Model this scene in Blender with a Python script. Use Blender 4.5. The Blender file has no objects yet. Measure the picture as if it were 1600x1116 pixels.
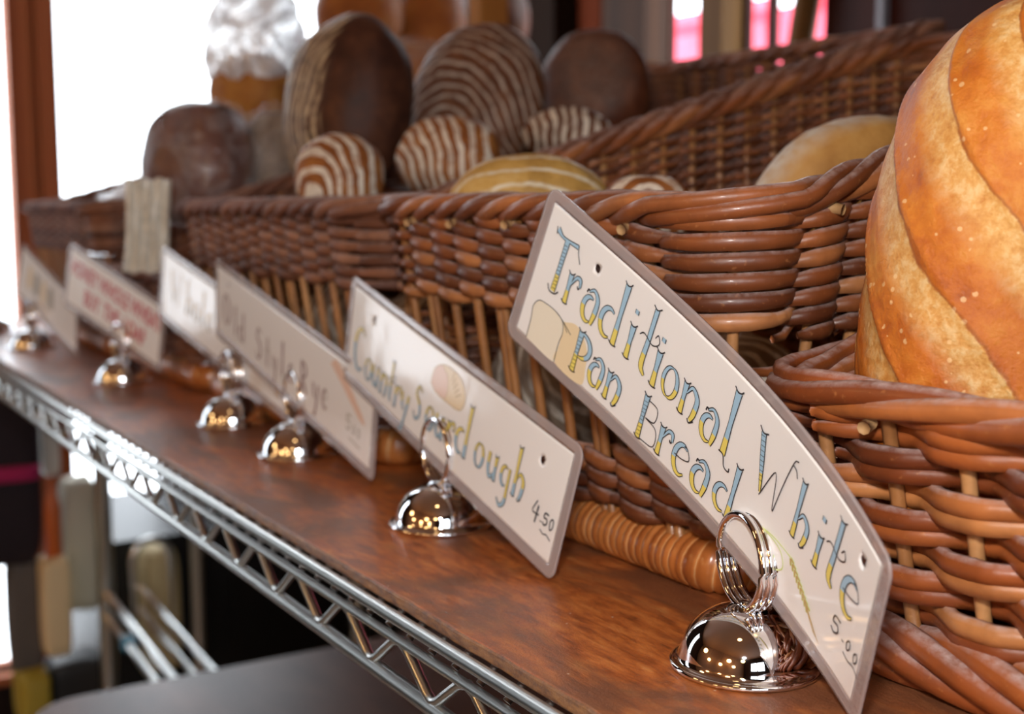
import bpy, math, random
import numpy as np
from mathutils import Vector, Matrix, noise
random.seed(7)
sc = bpy.context.scene
PI = math.pi

# ------------------------------------------------------------------ camera
FPX, EYE = 1960.0, 0.146
yaw = math.atan2(1202, math.hypot(FPX, 233)); pit = math.atan2(233, FPX)
cF = Vector((-math.cos(yaw)*math.cos(pit), math.sin(yaw)*math.cos(pit), -math.sin(pit)))
cR = Vector((math.sin(yaw), math.cos(yaw), 0)); cU = cR.cross(cF)
cam = bpy.data.cameras.new('camera'); cam_o = bpy.data.objects.new('camera', cam)
sc.collection.objects.link(cam_o); sc.camera = cam_o
cam.sensor_width = 22.2; cam.sensor_fit = 'HORIZONTAL'; cam.lens = FPX/1600*22.2
cam.clip_start = 0.02; cam.clip_end = 60
m = Matrix.Identity(4)
for i in range(3):
    m[i][0] = cR[i]; m[i][1] = cU[i]; m[i][2] = -cF[i]
m[2][3] = EYE
cam_o.matrix_world = m
cam.dof.use_dof = True; cam.dof.focus_distance = 0.405; cam.dof.aperture_fstop = 6.3; cam.dof.aperture_blades = 0

# ------------------------------------------------------------------ daylight and exposure
world = bpy.data.worlds.new('sky'); sc.world = world; world.use_nodes = True
bgn = world.node_tree.nodes['Background']
bgn.inputs[0].default_value = (0.86, 0.93, 1.0, 1); bgn.inputs[1].default_value = 5.2
sc.view_settings.view_transform = 'Standard'; sc.view_settings.look = 'None'
sc.view_settings.exposure = 0.5; sc.view_settings.gamma = 1; sc.view_settings.use_curve_mapping = False
def portal(name, loc, rot, sx, sy):
    l = bpy.data.lights.new(name, 'AREA'); l.shape = 'RECTANGLE'; l.size = sx; l.size_y = sy
    l.cycles.is_portal = True
    o = bpy.data.objects.new(name, l); sc.collection.objects.link(o); o.location = loc; o.rotation_euler = rot
portal('daylight_portal_left', (-2.6, 0.69, 0.285), (0, -PI/2, 0), 2.1, .86)
portal('daylight_portal_side', (-2.6, -0.765, 0.52), (0, -PI/2, 0), 1.35, .37)
portal('daylight_portal_near', (2.2, -0.8, 0.55), (0, PI/2, 0), .9, 1.2)
# the camera's own flash
fl = bpy.data.lights.new('camera_flash', 'SPOT'); fl.energy = 5.0; fl.spot_size = 1.75; fl.spot_blend = .6; fl.shadow_soft_size = 0.018; fl.color = (1, .985, .97)
fo = bpy.data.objects.new('camera_flash', fl); sc.collection.objects.link(fo)
fm = m.copy(); fo.matrix_world = fm; fo.location = Vector((0, 0, EYE)) + cU*0.085 - cF*0.01 - cR*.02
# warm lamps of the shop: glowing globes, built further down
LAMPS = [(-.10, -.18, 1.20, .07), (-1.40, -1.60, .80, .17), (.45, -1.95, .80, .17), (-1.0, -2.0, .36, .13), (-.1, -2.05, .30, .13), (.85, -1.9, .34, .13), (1.25, -1.4, .95, .15)]

def cray(x, y): return cF + cR*((x-800)/FPX) - cU*((y-558)/FPX)
def at_d(x, y, d): return Vector((0, 0, EYE)) + cray(x, y)*d
def at_X(x, y, X): r = cray(x, y); return Vector((0, 0, EYE)) + r*(X/r.x)
def at_Y(x, y, Y): r = cray(x, y); return Vector((0, 0, EYE)) + r*(Y/r.y)

# ------------------------------------------------------------------ helpers
class MB:
    def __init__(s): s.v = []; s.f = []; s.r = []; s.m = []
    def add(s, v, f, r=0.5, mi=0):
        o = len(s.v); s.v.extend([tuple(p) for p in v]); s.f.extend([tuple(i+o for i in q) for q in f])
        s.r.extend([r]*len(v)); s.m.extend([mi]*len(f))
    def build(s, name, mat, parent=None, smooth=True, loc=None):
        me = bpy.data.meshes.new(name)
        v = s.v
        if loc is not None: v = [(p[0]-loc[0], p[1]-loc[1], p[2]-loc[2]) for p in v]
        me.from_pydata(v, [], s.f)
        a = me.attributes.new('rnd', 'FLOAT', 'POINT'); a.data.foreach_set('value', s.r)
        for k in (mat if isinstance(mat, list) else [mat]): me.materials.append(k)
        me.polygons.foreach_set('material_index', s.m)
        me.polygons.foreach_set('use_smooth', [smooth]*len(s.f)); me.update()
        o = bpy.data.objects.new(name, me); sc.collection.objects.link(o)
        if loc is not None: o.location = loc
        if parent:
            o.parent = parent
            o.location = Vector(o.location) - parent.location
        return o
def tag(o, label=None, cat=None, group=None, kind=None):
    if label: o['label'] = label
    if cat: o['category'] = cat
    if group: o['group'] = group
    if kind: o['kind'] = kind
    return o
def empty(name, loc, label, cat, group=None):
    o = bpy.data.objects.new(name, None); sc.collection.objects.link(o); o.location = loc; o.empty_display_size = .02
    return tag(o, label, cat, group)
def box(mb, x0, x1, y0, y1, z0, z1, r=.5, mi=0):
    v = [(x, y, z) for x in (x0, x1) for y in (y0, y1) for z in (z0, z1)]
    mb.add(v, [(0,1,3,2),(4,6,7,5),(0,4,5,1),(2,3,7,6),(0,2,6,4),(1,5,7,3)], r, mi)
def tube(mb, pts, rad, n=6, r=.5, caps=True, closed=False, flat=None, mi=0):
    P = np.array(pts, float); N = len(P)
    rad = np.full(N, rad) if np.isscalar(rad) else np.array(rad, float)
    if closed: T = np.roll(P, -1, 0) - np.roll(P, 1, 0)
    else: T = np.gradient(P, axis=0)
    T /= np.linalg.norm(T, axis=1)[:, None] + 1e-12
    ref = np.array([0, 0, 1.0]) if abs(T[:, 2]).mean() < .8 else np.array([0, 1.0, 0])
    A = np.cross(T, ref); A /= np.linalg.norm(A, axis=1)[:, None] + 1e-12
    B = np.cross(A, T)
    th = np.arange(n)*2*PI/n
    fa, fb = flat if flat else (1, 1)
    V = P[:, None, :] + rad[:, None, None]*(A[:, None, :]*np.cos(th)[None, :, None]*fa + B[:, None, :]*np.sin(th)[None, :, None]*fb)
    V = V.reshape(-1, 3); F = []
    M = N if closed else N-1
    for i in range(M):
        a = i*n; b = ((i+1) % N)*n
        for j in range(n):
            k = (j+1) % n; F.append((a+j, a+k, b+k, b+j))
    if caps and not closed:
        F.append(tuple(range(n))); F.append(tuple(range((N-1)*n+n-1, (N-1)*n-1, -1)))
    mb.add(V.tolist(), F, r, mi)
def lathe(mb, prof, cx=0, cy=0, n=48, r=.5, mi=0):
    V = []; F = []
    for (R, z) in prof:
        for j in range(n): V.append((cx+R*math.cos(2*PI*j/n), cy+R*math.sin(2*PI*j/n), z))
    for i in range(len(prof)-1):
        for j in range(n):
            k = (j+1) % n; F.append((i*n+j, i*n+k, (i+1)*n+k, (i+1)*n+j))
    mb.add(V, F, r, mi)

# ------------------------------------------------------------------ materials
class NT:
    def __init__(s, name):
        s.m = bpy.data.materials.new(name); s.m.use_nodes = True; s.t = s.m.node_tree; s.b = s.t.nodes['Principled BSDF']
    def n(s, kind, **kw):
        o = s.t.nodes.new(kind)
        for k, v in kw.items(): setattr(o, k, v)
        return o
    def l(s, a, b): s.t.links.new(a, b)
    def val(s, x, sock):
        if hasattr(x, 'links') or hasattr(x, 'is_linked'): s.l(x, sock)
        else: sock.default_value = x
    def math(s, op, a, b=0.0, c=None, clamp=False):
        o = s.n('ShaderNodeMath', operation=op, use_clamp=clamp); s.val(a, o.inputs[0]); s.val(b, o.inputs[1])
        if c is not None: s.val(c, o.inputs[2])
        return o.outputs[0]
    def mix(s, f, a, b):
        o = s.n('ShaderNodeMix', data_type='RGBA'); s.val(f, o.inputs[0])
        for v, i in ((a, 6), (b, 7)):
            if isinstance(v, tuple): o.inputs[i].default_value = (*v, 1)
            else: s.l(v, o.inputs[i])
        return o.outputs[2]
    def ramp(s, f, stops):
        o = s.n('ShaderNodeValToRGB'); s.l(f, o.inputs[0]); e = o.color_ramp.elements
        while len(e) < len(stops): e.new(.5)
        for k, (p, c) in zip(e, stops):
            k.position = p; k.color = (*c, 1) if isinstance(c, tuple) else (c, c, c, 1)
        return o.outputs[0]
    def noise(s, scale, detail=4, rough=.55, vec=None, sc3=None, dist=0):
        o = s.n('ShaderNodeTexNoise'); o.inputs['Scale'].default_value = scale; o.inputs['Detail'].default_value = detail
        o.inputs['Roughness'].default_value = rough; o.inputs['Distortion'].default_value = dist
        v = vec if vec is not None else s.obj()
        if sc3:
            mp = s.n('ShaderNodeMapping'); mp.inputs['Scale'].default_value = sc3; s.l(v, mp.inputs[0]); v = mp.outputs[0]
        s.l(v, o.inputs['Vector']); return o.outputs[0]
    def obj(s):
        if not hasattr(s, '_o'): s._o = s.n('ShaderNodeTexCoord').outputs['Object']
        return s._o
    def bump(s, h, strength, dist=.001):
        o = s.n('ShaderNodeBump'); o.inputs['Strength'].default_value = strength; o.inputs['Distance'].default_value = dist
        s.l(h, o.inputs['Height']); s.l(o.outputs[0], s.b.inputs['Normal']); return o
    def base(s, c, rough=.5, metal=0, coat=0, spec=.5):
        s.val(c if not isinstance(c, tuple) else (*c, 1), s.b.inputs['Base Color'])
        s.val(rough, s.b.inputs['Roughness']); s.b.inputs['Metallic'].default_value = metal
        s.b.inputs['Coat Weight'].default_value = coat; s.b.inputs['Coat Roughness'].default_value = .12
        s.b.inputs['Specular IOR Level'].default_value = spec; return s.m
def plain(name, c, rough=.5, metal=0, coat=0, spec=.5): return NT(name).base(c, rough, metal, coat, spec)

def cane_mat(name, cols, dust=.5, rough=.42):
    t = NT(name); a = t.n('ShaderNodeAttribute', attribute_name='rnd').outputs['Fac']
    c = t.ramp(a, [(0, cols[0]), (.45, cols[1]), (.8, cols[2]), (1, cols[3])])
    n1 = t.noise(60, 4); n2 = t.noise(420, 3)
    k = t.math('MULTIPLY', t.ramp(n1, [(.35, 0.0), (.7, 1.0)]), .55)
    c = t.mix(k, c, tuple(x*.35 for x in cols[1]))
    sp = t.math('MULTIPLY', t.ramp(n2, [(.62, 0.0), (.75, 1.0)]), .35)
    c = t.mix(sp, c, cols[3])
    # flour and dust settled on what faces up
    g = t.n('ShaderNodeNewGeometry'); sx = t.n('ShaderNodeSeparateXYZ'); t.l(g.outputs['Normal'], sx.inputs[0])
    up = t.math('SMOOTHSTEP' if False else 'MULTIPLY_ADD', sx.outputs[2], 1.6, -.75, clamp=True)
    d = t.math('MULTIPLY', t.math('MULTIPLY', up, t.ramp(t.noise(260, 5, .7), [(.35, 0.15), (.65, 1.0)])), dust)
    c = t.mix(d, c, (.62, .51, .49))
    r = t.math('ADD', t.math('MULTIPLY', n1, .25), rough-.1)
    r = t.math('ADD', r, t.math('MULTIPLY', d, .5))
    t.base(c, r, 0, .12 if rough < .5 else 0); t.bump(n2, .25, .0006); return t.m
CANE = cane_mat('varnished_cane', [(.10, .026, .009), (.24, .066, .018), (.34, .105, .03), (.50, .21, .075)], .75)
CANE_FRONT = cane_mat('varnished_cane_orange', [(.13, .028, .008), (.29, .068, .015), (.40, .11, .025), (.54, .22, .07)], .85)
STAKE = cane_mat('pale_cane', [(.30, .11, .03), (.40, .17, .055), (.48, .22, .08), (.55, .28, .11)], .2)
CUT = plain('cut_cane', (.42, .24, .10), .7)
CANE_FAR = cane_mat('dark_cane', [(.08, .024, .012), (.18, .06, .028), (.26, .10, .05), (.38, .19, .12)], .6, .56)
def roll_mat():
    t = NT('wrapped_cane'); a = t.n('ShaderNodeAttribute', attribute_name='rnd').outputs['Fac']
    c = t.ramp(a, [(0, (.20, .045, .010)), (.5, (.46, .15, .035)), (.85, (.56, .22, .06)), (1, (.75, .48, .25))])
    n = t.noise(90, 4); c = t.mix(t.math('MULTIPLY', t.ramp(n, [(.4, 0.0), (.7, 1.0)]), .5), c, (.22, .055, .012))
    t.base(c, .3, 0, .4); return t.m
ROLL = roll_mat()
def wood_mat():
    t = NT('stained_board'); o = t.obj()
    n1 = t.noise(11, 5, .6, sc3=(1, 2.0, 1), dist=.6); n2 = t.noise(55, 8, .72, sc3=(1, 3.5, 1)); n3 = t.noise(900, 3, .7)
    c = t.ramp(n2, [(.30, (.15, .036, .010)), (.46, (.40, .100, .020)), (.56, (.56, .165, .034)), (.72, (.68, .29, .085))])
    c = t.mix(t.ramp(n1, [(.44, 0.0), (.58, .8)]), c, (.15, .06, .03))
    fl = t.ramp(n3, [(.58, 0.0), (.72, .6)]); c = t.mix(fl, c, (.42, .22, .12))
    v = t.n('ShaderNodeTexVoronoi'); v.inputs['Scale'].default_value = 130; t.l(o, v.inputs['Vector'])
    cr = t.math('LESS_THAN', v.outputs['Distance'], .055); keep = t.math('GREATER_THAN', t.noise(47, 1), .55)
    c = t.mix(t.math('MULTIPLY', t.math('MULTIPLY', cr, keep), .8), c, (.75, .62, .52))
    # paler, raw wood where the varnish has worn off the front edge and side
    sx = t.n('ShaderNodeSeparateXYZ'); t.l(o, sx.inputs[0])
    side = t.math('MULTIPLY', t.math('LESS_THAN', sx.outputs[1], .2042), t.math('LESS_THAN', sx.outputs[2], -.0003))
    c = t.mix(side, c, t.ramp(t.noise(120, 6, .7, sc3=(1, 1, 4)), [(.35, (.10, .04, .018)), (.6, (.30, .14, .05)), (.8, (.5, .30, .14))]))
    r = t.math('MULTIPLY_ADD', n2, .35, .22)
    t.base(c, r, 0, .15); t.bump(t.math('ADD', n2, t.math('MULTIPLY', n3, .6)), .6, .0008); return t.m
BOARD = wood_mat()
CHROME = plain('polished_chrome', (.88, .88, .90), .035, 1)
def steel():
    t = NT('shelf_chrome'); n = t.noise(300, 3)
    t.base((.72, .73, .71), t.math('MULTIPLY_ADD', n, .05, .27), 1); return t.m
STEEL = steel()
def paper_mat():
    t = NT('laminated_paper'); n = t.noise(18, 3)
    t.base((.87, .845, .825), .45, 0, .65)
    t.b.inputs['Coat Roughness'].default_value = .09
    o = t.n('ShaderNodeBump'); o.inputs['Strength'].default_value = .25; o.inputs['Distance'].default_value = .002
    t.l(n, o.inputs['Height']); t.l(o.outputs[0], t.b.inputs['Coat Normal']); return t.m
PAPER = paper_mat()
def lam_mat():
    t = NT('clear_laminate'); n = t.noise(70, 5, .65, sc3=(.35, 1, 1))
    t.base((.50, .42, .41), .16, 0, .5); t.b.inputs['Alpha'].default_value = .55
    t.bump(n, .5, .002); return t.m
LAM = lam_mat()
def cello(name, col=(.85, .85, .88), alpha=.33, bump=1.0, rough=.12, scale=38, g_=.3):
    t = NT(name); n = t.noise(scale, 5, .65, dist=1.2)
    g = t.ramp(n, [(.44, 0.0), (.5, 1.0), (.56, 0.0)])
    t.base(col, rough, 0, .6); t.l(t.math('MULTIPLY_ADD', g, g_, alpha), t.b.inputs['Alpha'])
    t.bump(n, bump, .006); return t.m
CELLO = cello('clear_cellophane', alpha=.05, bump=.35, g_=.12, rough=.06, scale=22)
CELLO_W = cello('white_cellophane', (.80, .80, .84), .60, .5, .12, 13, .35)
CELLO_B = cello('cream_cellophane', (.66, .60, .50), .85, .6, .3)
INK = plain('black_ink', (.025, .018, .02), .5, 0, .5)
BLUE = plain('blue_pencil', (.36, .56, .72), .5, 0, .5)
YEL = plain('yellow_pencil', (.80, .66, .14), .5, 0, .5)
GREEN = plain('green_pencil', (.66, .74, .30), .5, 0, .5)
TAN = plain('tan_pencil', (.82, .66, .42), .5, 0, .5)
TANL = plain('pale_tan_pencil', (.83, .76, .62), .5, 0, .5)
GOLD = plain('ochre_pencil', (.55, .38, .14), .5, 0, .5)
REDI = plain('red_marker', (.58, .05, .06), .5, 0, .5)
MAUV = plain('mauve_ink', (.34, .16, .20), .5, 0, .5)
GREYI = plain('grey_pencil', (.38, .34, .26), .5, 0, .5)
BLUS = plain('pink_pencil', (.80, .55, .42), .5, 0, .5)
DARKW = plain('dark_wood', (.014, .006, .003), .9, 0, 0, .1)
CREAMM = plain('cream_plastic', (.78, .66, .46), .5)

# ------------------------------------------------------------------ the room
STR = lambda o: tag(o, kind='structure')
def plank_mat(name, c0, c1, c2, sc3):
    t = NT(name); n = t.noise(6, 3, .5, sc3=sc3); t.base(t.ramp(n, [(.35, c0), (.5, c1), (.65, c2)]), .7, 0, 0, .2); return t.m
WALLB = plank_mat('wall_boards', (.006, .002, .001), (.014, .004, .002), (.03, .008, .004), (1, 1, .02))
WALLR = plank_mat('wall_red_boards', (.018, .003, .002), (.034, .006, .003), (.045, .008, .004), (1, 1, .02))
def quick(name, boxes, mat, parent=None, kind=None):
    mb = MB()
    for b in boxes: box(mb, *b)
    o = mb.build(name, mat, parent, smooth=False)
    if kind: o['kind'] = kind
    return o
FLOORZ, CEILZ = -.95, 1.55
quick('floor', [(-2.7, 2.3, -2.3, 1.7, FLOORZ-.05, FLOORZ)], plank_mat('floor_tiles', (.20, .15, .11), (.28, .21, .15), (.33, .26, .19), (1, 1, 1)), kind='structure')
quick('ceiling', [(-2.7, 2.3, -2.3, 1.7, CEILZ, CEILZ+.05)], plain('ceiling_wood', (.22, .11, .06), .7), kind='structure')
# left wall: big shop window, Y -1.2..1.03, z -.78..1.35
quick('wall_left', [(-2.65, -2.6, -2.3, -.95, FLOORZ, CEILZ), (-2.65, -2.6, -.95, -.58, FLOORZ, -.15), (-2.65, -2.6, -.95, -.58, 1.2, CEILZ), (-2.65, -2.6, -.58, .26, FLOORZ, CEILZ), (-2.65, -2.6, 1.12, 1.7, FLOORZ, CEILZ), (-2.65, -2.6, .26, 1.12, FLOORZ, -.78), (-2.65, -2.6, .26, 1.12, 1.35, CEILZ)], WALLB, kind='structure')
FRAME = plank_mat('window_frame_wood', (.24, .065, .025), (.34, .10, .04), (.40, .13, .05), (1, 14, .02))
wf = quick('window_1', [(-2.66, -2.60, .452, .492, -.78, 1.35), (-2.66, -2.615, .490, .507, -.78, 1.35), (-2.66, -2.60, .505, .542, -.78, 1.35), (-2.68, -2.58, .26, 1.12, -.80, -.78)], FRAME, kind='structure')
GL = NT('window_glass'); GL.base((.95, .97, 1), .02); GL.b.inputs['Alpha'].default_value = .06
quick('window_pane', [(-2.645, -2.64, .26, 1.12, -.78, 1.35), (-2.645, -2.64, -.95, -.58, -.15, 1.2)], GL.m, wf)
# back wall with three narrow openings
zb0, zb1 = -.2, 1.2
wins = [(-1.892, -1.752), (-1.680, -1.634), (-1.615, -1.50)]
segs = [(-2.7, -1.892), (-1.752, -1.680), (-1.634, -1.615), (-1.50, 2.3)]
mbx = [(a, b, 1.5, 1.512, FLOORZ, CEILZ) for a, b in segs[:3]] + [(segs[3][0], 2.3, 1.5, 1.512, FLOORZ, CEILZ)]
for a, b in wins: mbx += [(a, b, 1.5, 1.512, FLOORZ, zb0), (a, b, 1.5, 1.512, zb1, CEILZ)]
quick('wall_back', mbx, WALLR, kind='structure')
OCH = plank_mat('post_wood', (.07, .03, .006), (.12, .055, .012), (.15, .07, .015), (3, 3, .05))
quick('trim_1', [(-2.03, -1.895, 1.44, 1.498, FLOORZ, CEILZ)], plank_mat('brown_post', (.025, .009, .003), (.045, .016, .005), (.07, .026, .008), (5, 5, .05)), kind='structure')
quick('trim_2', [(-1.752, -1.69, 1.45, 1.498, FLOORZ, CEILZ)], OCH, kind='structure')
quick('trim_3', [(-2.11, -2.035, 1.44, 1.498, FLOORZ, CEILZ)], plain('orange_post', (.10, .018, .004), .9, 0, 0, .1), kind='structure')
quick('trim_4', [(-1.377, -1.366, 1.485, 1.499, FLOORZ, CEILZ)], plain('grey_conduit', (.25, .25, .30), .4), kind='structure')
quick('trim_5', [(-2.55, -2.14, 1.40, 1.498, FLOORZ, CEILZ)], DARKW, kind='structure')
mb = MB(); tube(mb, [(-1.56, 1.485, .30), (-1.535, 1.485, .42), (-1.50, 1.485, .60)], .022, 8); STR(mb.build('trim_6', OCH))
# near wall (behind the photographer) with a window, and the front wall
quick('wall_right', [(2.2, 2.3, -2.3, -2.2, FLOORZ, CEILZ), (2.2, 2.3, -2.2, -1.4, FLOORZ, CEILZ), (2.2, 2.3, -.2, 1.7, FLOORZ, CEILZ), (2.2, 2.3, -1.4, -.2, FLOORZ, .1), (2.2, 2.3, -1.4, -.2, 1.0, CEILZ)], WALLB, kind='structure')
quick('window_2', [(2.22, 2.26, -.83, -.77, .1, 1.0), (2.22, 2.26, -1.4, -.2, .52, .56)], FRAME, kind='structure')
quick('wall_front', [(-2.7, 2.3, -2.3, -2.25, FLOORZ, CEILZ)], plain('plaster_ochre', (.20, .10, .05), .7), kind='structure')
# red awning outside the back windows
mb = MB(); box(mb, -5.6, -1.7, 3.4, 3.5, -1.0, .90)
for i in range(9): tube(mb, [(-4.9+i*.4, 3.38, .90), (-4.9+i*.4, 3.2, .86)], .05, 6)
tag(mb.build('awning', plain('red_canvas', (.80, .09, .14), .7), smooth=False), 'pinkish red awning outside the narrow windows at the back', 'awning')

# ------------------------------------------------------------------ wire shelf and boards
ws = empty('wire_shelf', (-.8, .2, -.032), 'chrome wire shelf with zigzag truss edge under the wooden board', 'shelf')
X0, X1 = -1.75, .35
mb = MB(); tube(mb, [(X0, .1985, -.0058), (X1, .1985, -.0058)], .0025, 14); mb.build('top_rail', STEEL, ws)
mb = MB(); tube(mb, [(X0, .1995, -.0146), (X1, .1995, -.0146)], .0019, 12); mb.build('middle_rail', STEEL, ws)
mb = MB(); tube(mb, [(X0, .2005, -.0325), (X1, .2005, -.0325)], .0031, 14); mb.build('bottom_rail', STEEL, ws)
mb = MB(); pts = []; x = -.4353 - .0515*26
def zig(x, z): return (x, .2005, z)
while x < X1:
    pts += [zig(x-.004, -.0285), zig(x, -.0300), zig(x+.004, -.0285), zig(x+.0205, -.0165), zig(x+.0257, -.0150), zig(x+.031, -.0165)]; x += .0515
tube(mb, pts, .0020, 10); mb.build('zigzag_wire', STEEL, ws)
mb = MB(); x = X0
while x < X1:
    tube(mb, [(x, .2005, -.0122), (x, .2030, -.0098), (x, .2075, -.0067), (x, .75, -.0067)], .0016, 6); x += .0175
mb.build('cross_wires', STEEL, ws)
mb = MB(); tube(mb, [(X0, .76, -.0085), (X1, .76, -.0085)], .0034, 8); mb.build('back_rail', STEEL, ws)
# the worktop board, its front edge a little uneven
mb = MB(); N = 420; xs = np.linspace(X0, X1, N); V = []; F = []
for x in xs:
    w = .0006*noise.noise(Vector((x*45, 0, 0))) + .0004*noise.noise(Vector((x*160, 3, 0)))
    for (y, z) in [(.2035+w, -.0050), (.2028+w, -.0042), (.2030+w*1.3, -.0008), (.2043+w, 0), (.207, 0), (.78, 0), (.78, -.0050)]: V.append((x, y, z))
for i in range(N-1):
    for j in range(7):
        k = (j+1) % 7; F.append((i*7+j, (i+1)*7+j, (i+1)*7+k, i*7+k))
F += [tuple(range(7)), tuple(range((N-1)*7+6, (N-1)*7-1, -1))]
mb.add(V, F); tag(mb.build('shelf_board', BOARD, smooth=False), 'worn brown stained board that carries the bread baskets and sign holders', 'board')
# lower shelf with a rounded front corner
LOWB = NT('lower_board'); n = LOWB.noise(5, 4, sc3=(1, 2, 1)); LOWB.base(LOWB.ramp(n, [(.35, (.07, .022, .010)), (.6, (.16, .055, .024)), (.8, (.24, .10, .05))]), .42, 0, 0, .35); LOWB = LOWB.m
mb = MB(); out = []; rc = .05
for k in range(9):
    a = PI + k*PI/16; out.append((-1.222+rc+rc*math.cos(a), .2+rc+rc*math.sin(a)))
out += [(.27, .2), (.27, .78)]
for k in range(9):
    a = PI/2 + k*PI/16; out.append((-1.222+rc+rc*math.cos(a), .78-rc+rc*math.sin(a)))
n = len(out); V = [(x, y, -.326) for x, y in out] + [(x, y, -.344) for x, y in out]
mb.add(V, [tuple(range(n)), tuple(range(2*n-1, n-1, -1))] + [(i, n+i, n+(i+1) % n, (i+1) % n) for i in range(n)])
tag(mb.build('lower_shelf_board', LOWB, smooth=False), 'dark glossy brown lower shelf board with rounded corner, below the wire shelf', 'board')

# ------------------------------------------------------------------ baskets
class Plan:
    """rounded rectangle in plan, walked counter-clockwise from the front-left corner along the front"""
    def __init__(s, x0, x1, y0, y1, rc=.011, flare=.022, ztop=.145):
        s.x0, s.x1, s.y0, s.y1, s.rc, s.flare, s.ztop = x0, x1, y0, y1, rc, flare, ztop
        P = []; Nn = []
        def seg(a, b, nv, k):
            for i in range(k): t = i/k; P.append((a[0]+(b[0]-a[0])*t, a[1]+(b[1]-a[1])*t)); Nn.append(nv)
        def arc(c, a0):
            for i in range(10): a = a0 + PI/2*i/10; P.append((c[0]+rc*math.cos(a), c[1]+rc*math.sin(a))); Nn.append((math.cos(a), math.sin(a)))
        seg((x0+rc, y0), (x1-rc, y0), (0, -1), 40); arc((x1-rc, y0+rc), -PI/2)
        seg((x1, y0+rc), (x1, y1-rc), (1, 0), 60); arc((x1-rc, y1-rc), 0)
        seg((x1-rc, y1), (x0+rc, y1), (0, 1), 40); arc((x0+rc, y1-rc), PI/2)
        seg((x0, y1-rc), (x0, y0+rc), (-1, 0), 60); arc((x0+rc, y0+rc), PI)
        P.append(P[0]); Nn.append(Nn[0]); s.P = np.array(P); s.N = np.array(Nn)
        d = np.linalg.norm(np.diff(s.P, axis=0), axis=1); s.c = np.r_[0, np.cumsum(d)]; s.L = s.c[-1]
        s.Lf = x1-x0-2*rc
    def at(s, u, z, off=0):
        """u: arc length (array), z array -> points, with the outward flare"""
        u = np.mod(np.asarray(u, float), s.L)
        px = np.interp(u, s.c, s.P[:, 0]); py = np.interp(u, s.c, s.P[:, 1])
        nx = np.interp(u, s.c, s.N[:, 0]); ny = np.interp(u, s.c, s.N[:, 1])
        o = s.flare*np.minimum(np.asarray(z), .15)/s.ztop + off
        return np.stack([px+nx*o, py+ny*o, np.asarray(z)+0*u], -1)
    def ybase(s, u): return np.interp(np.mod(u, s.L), s.c, s.P[:, 1])

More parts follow.
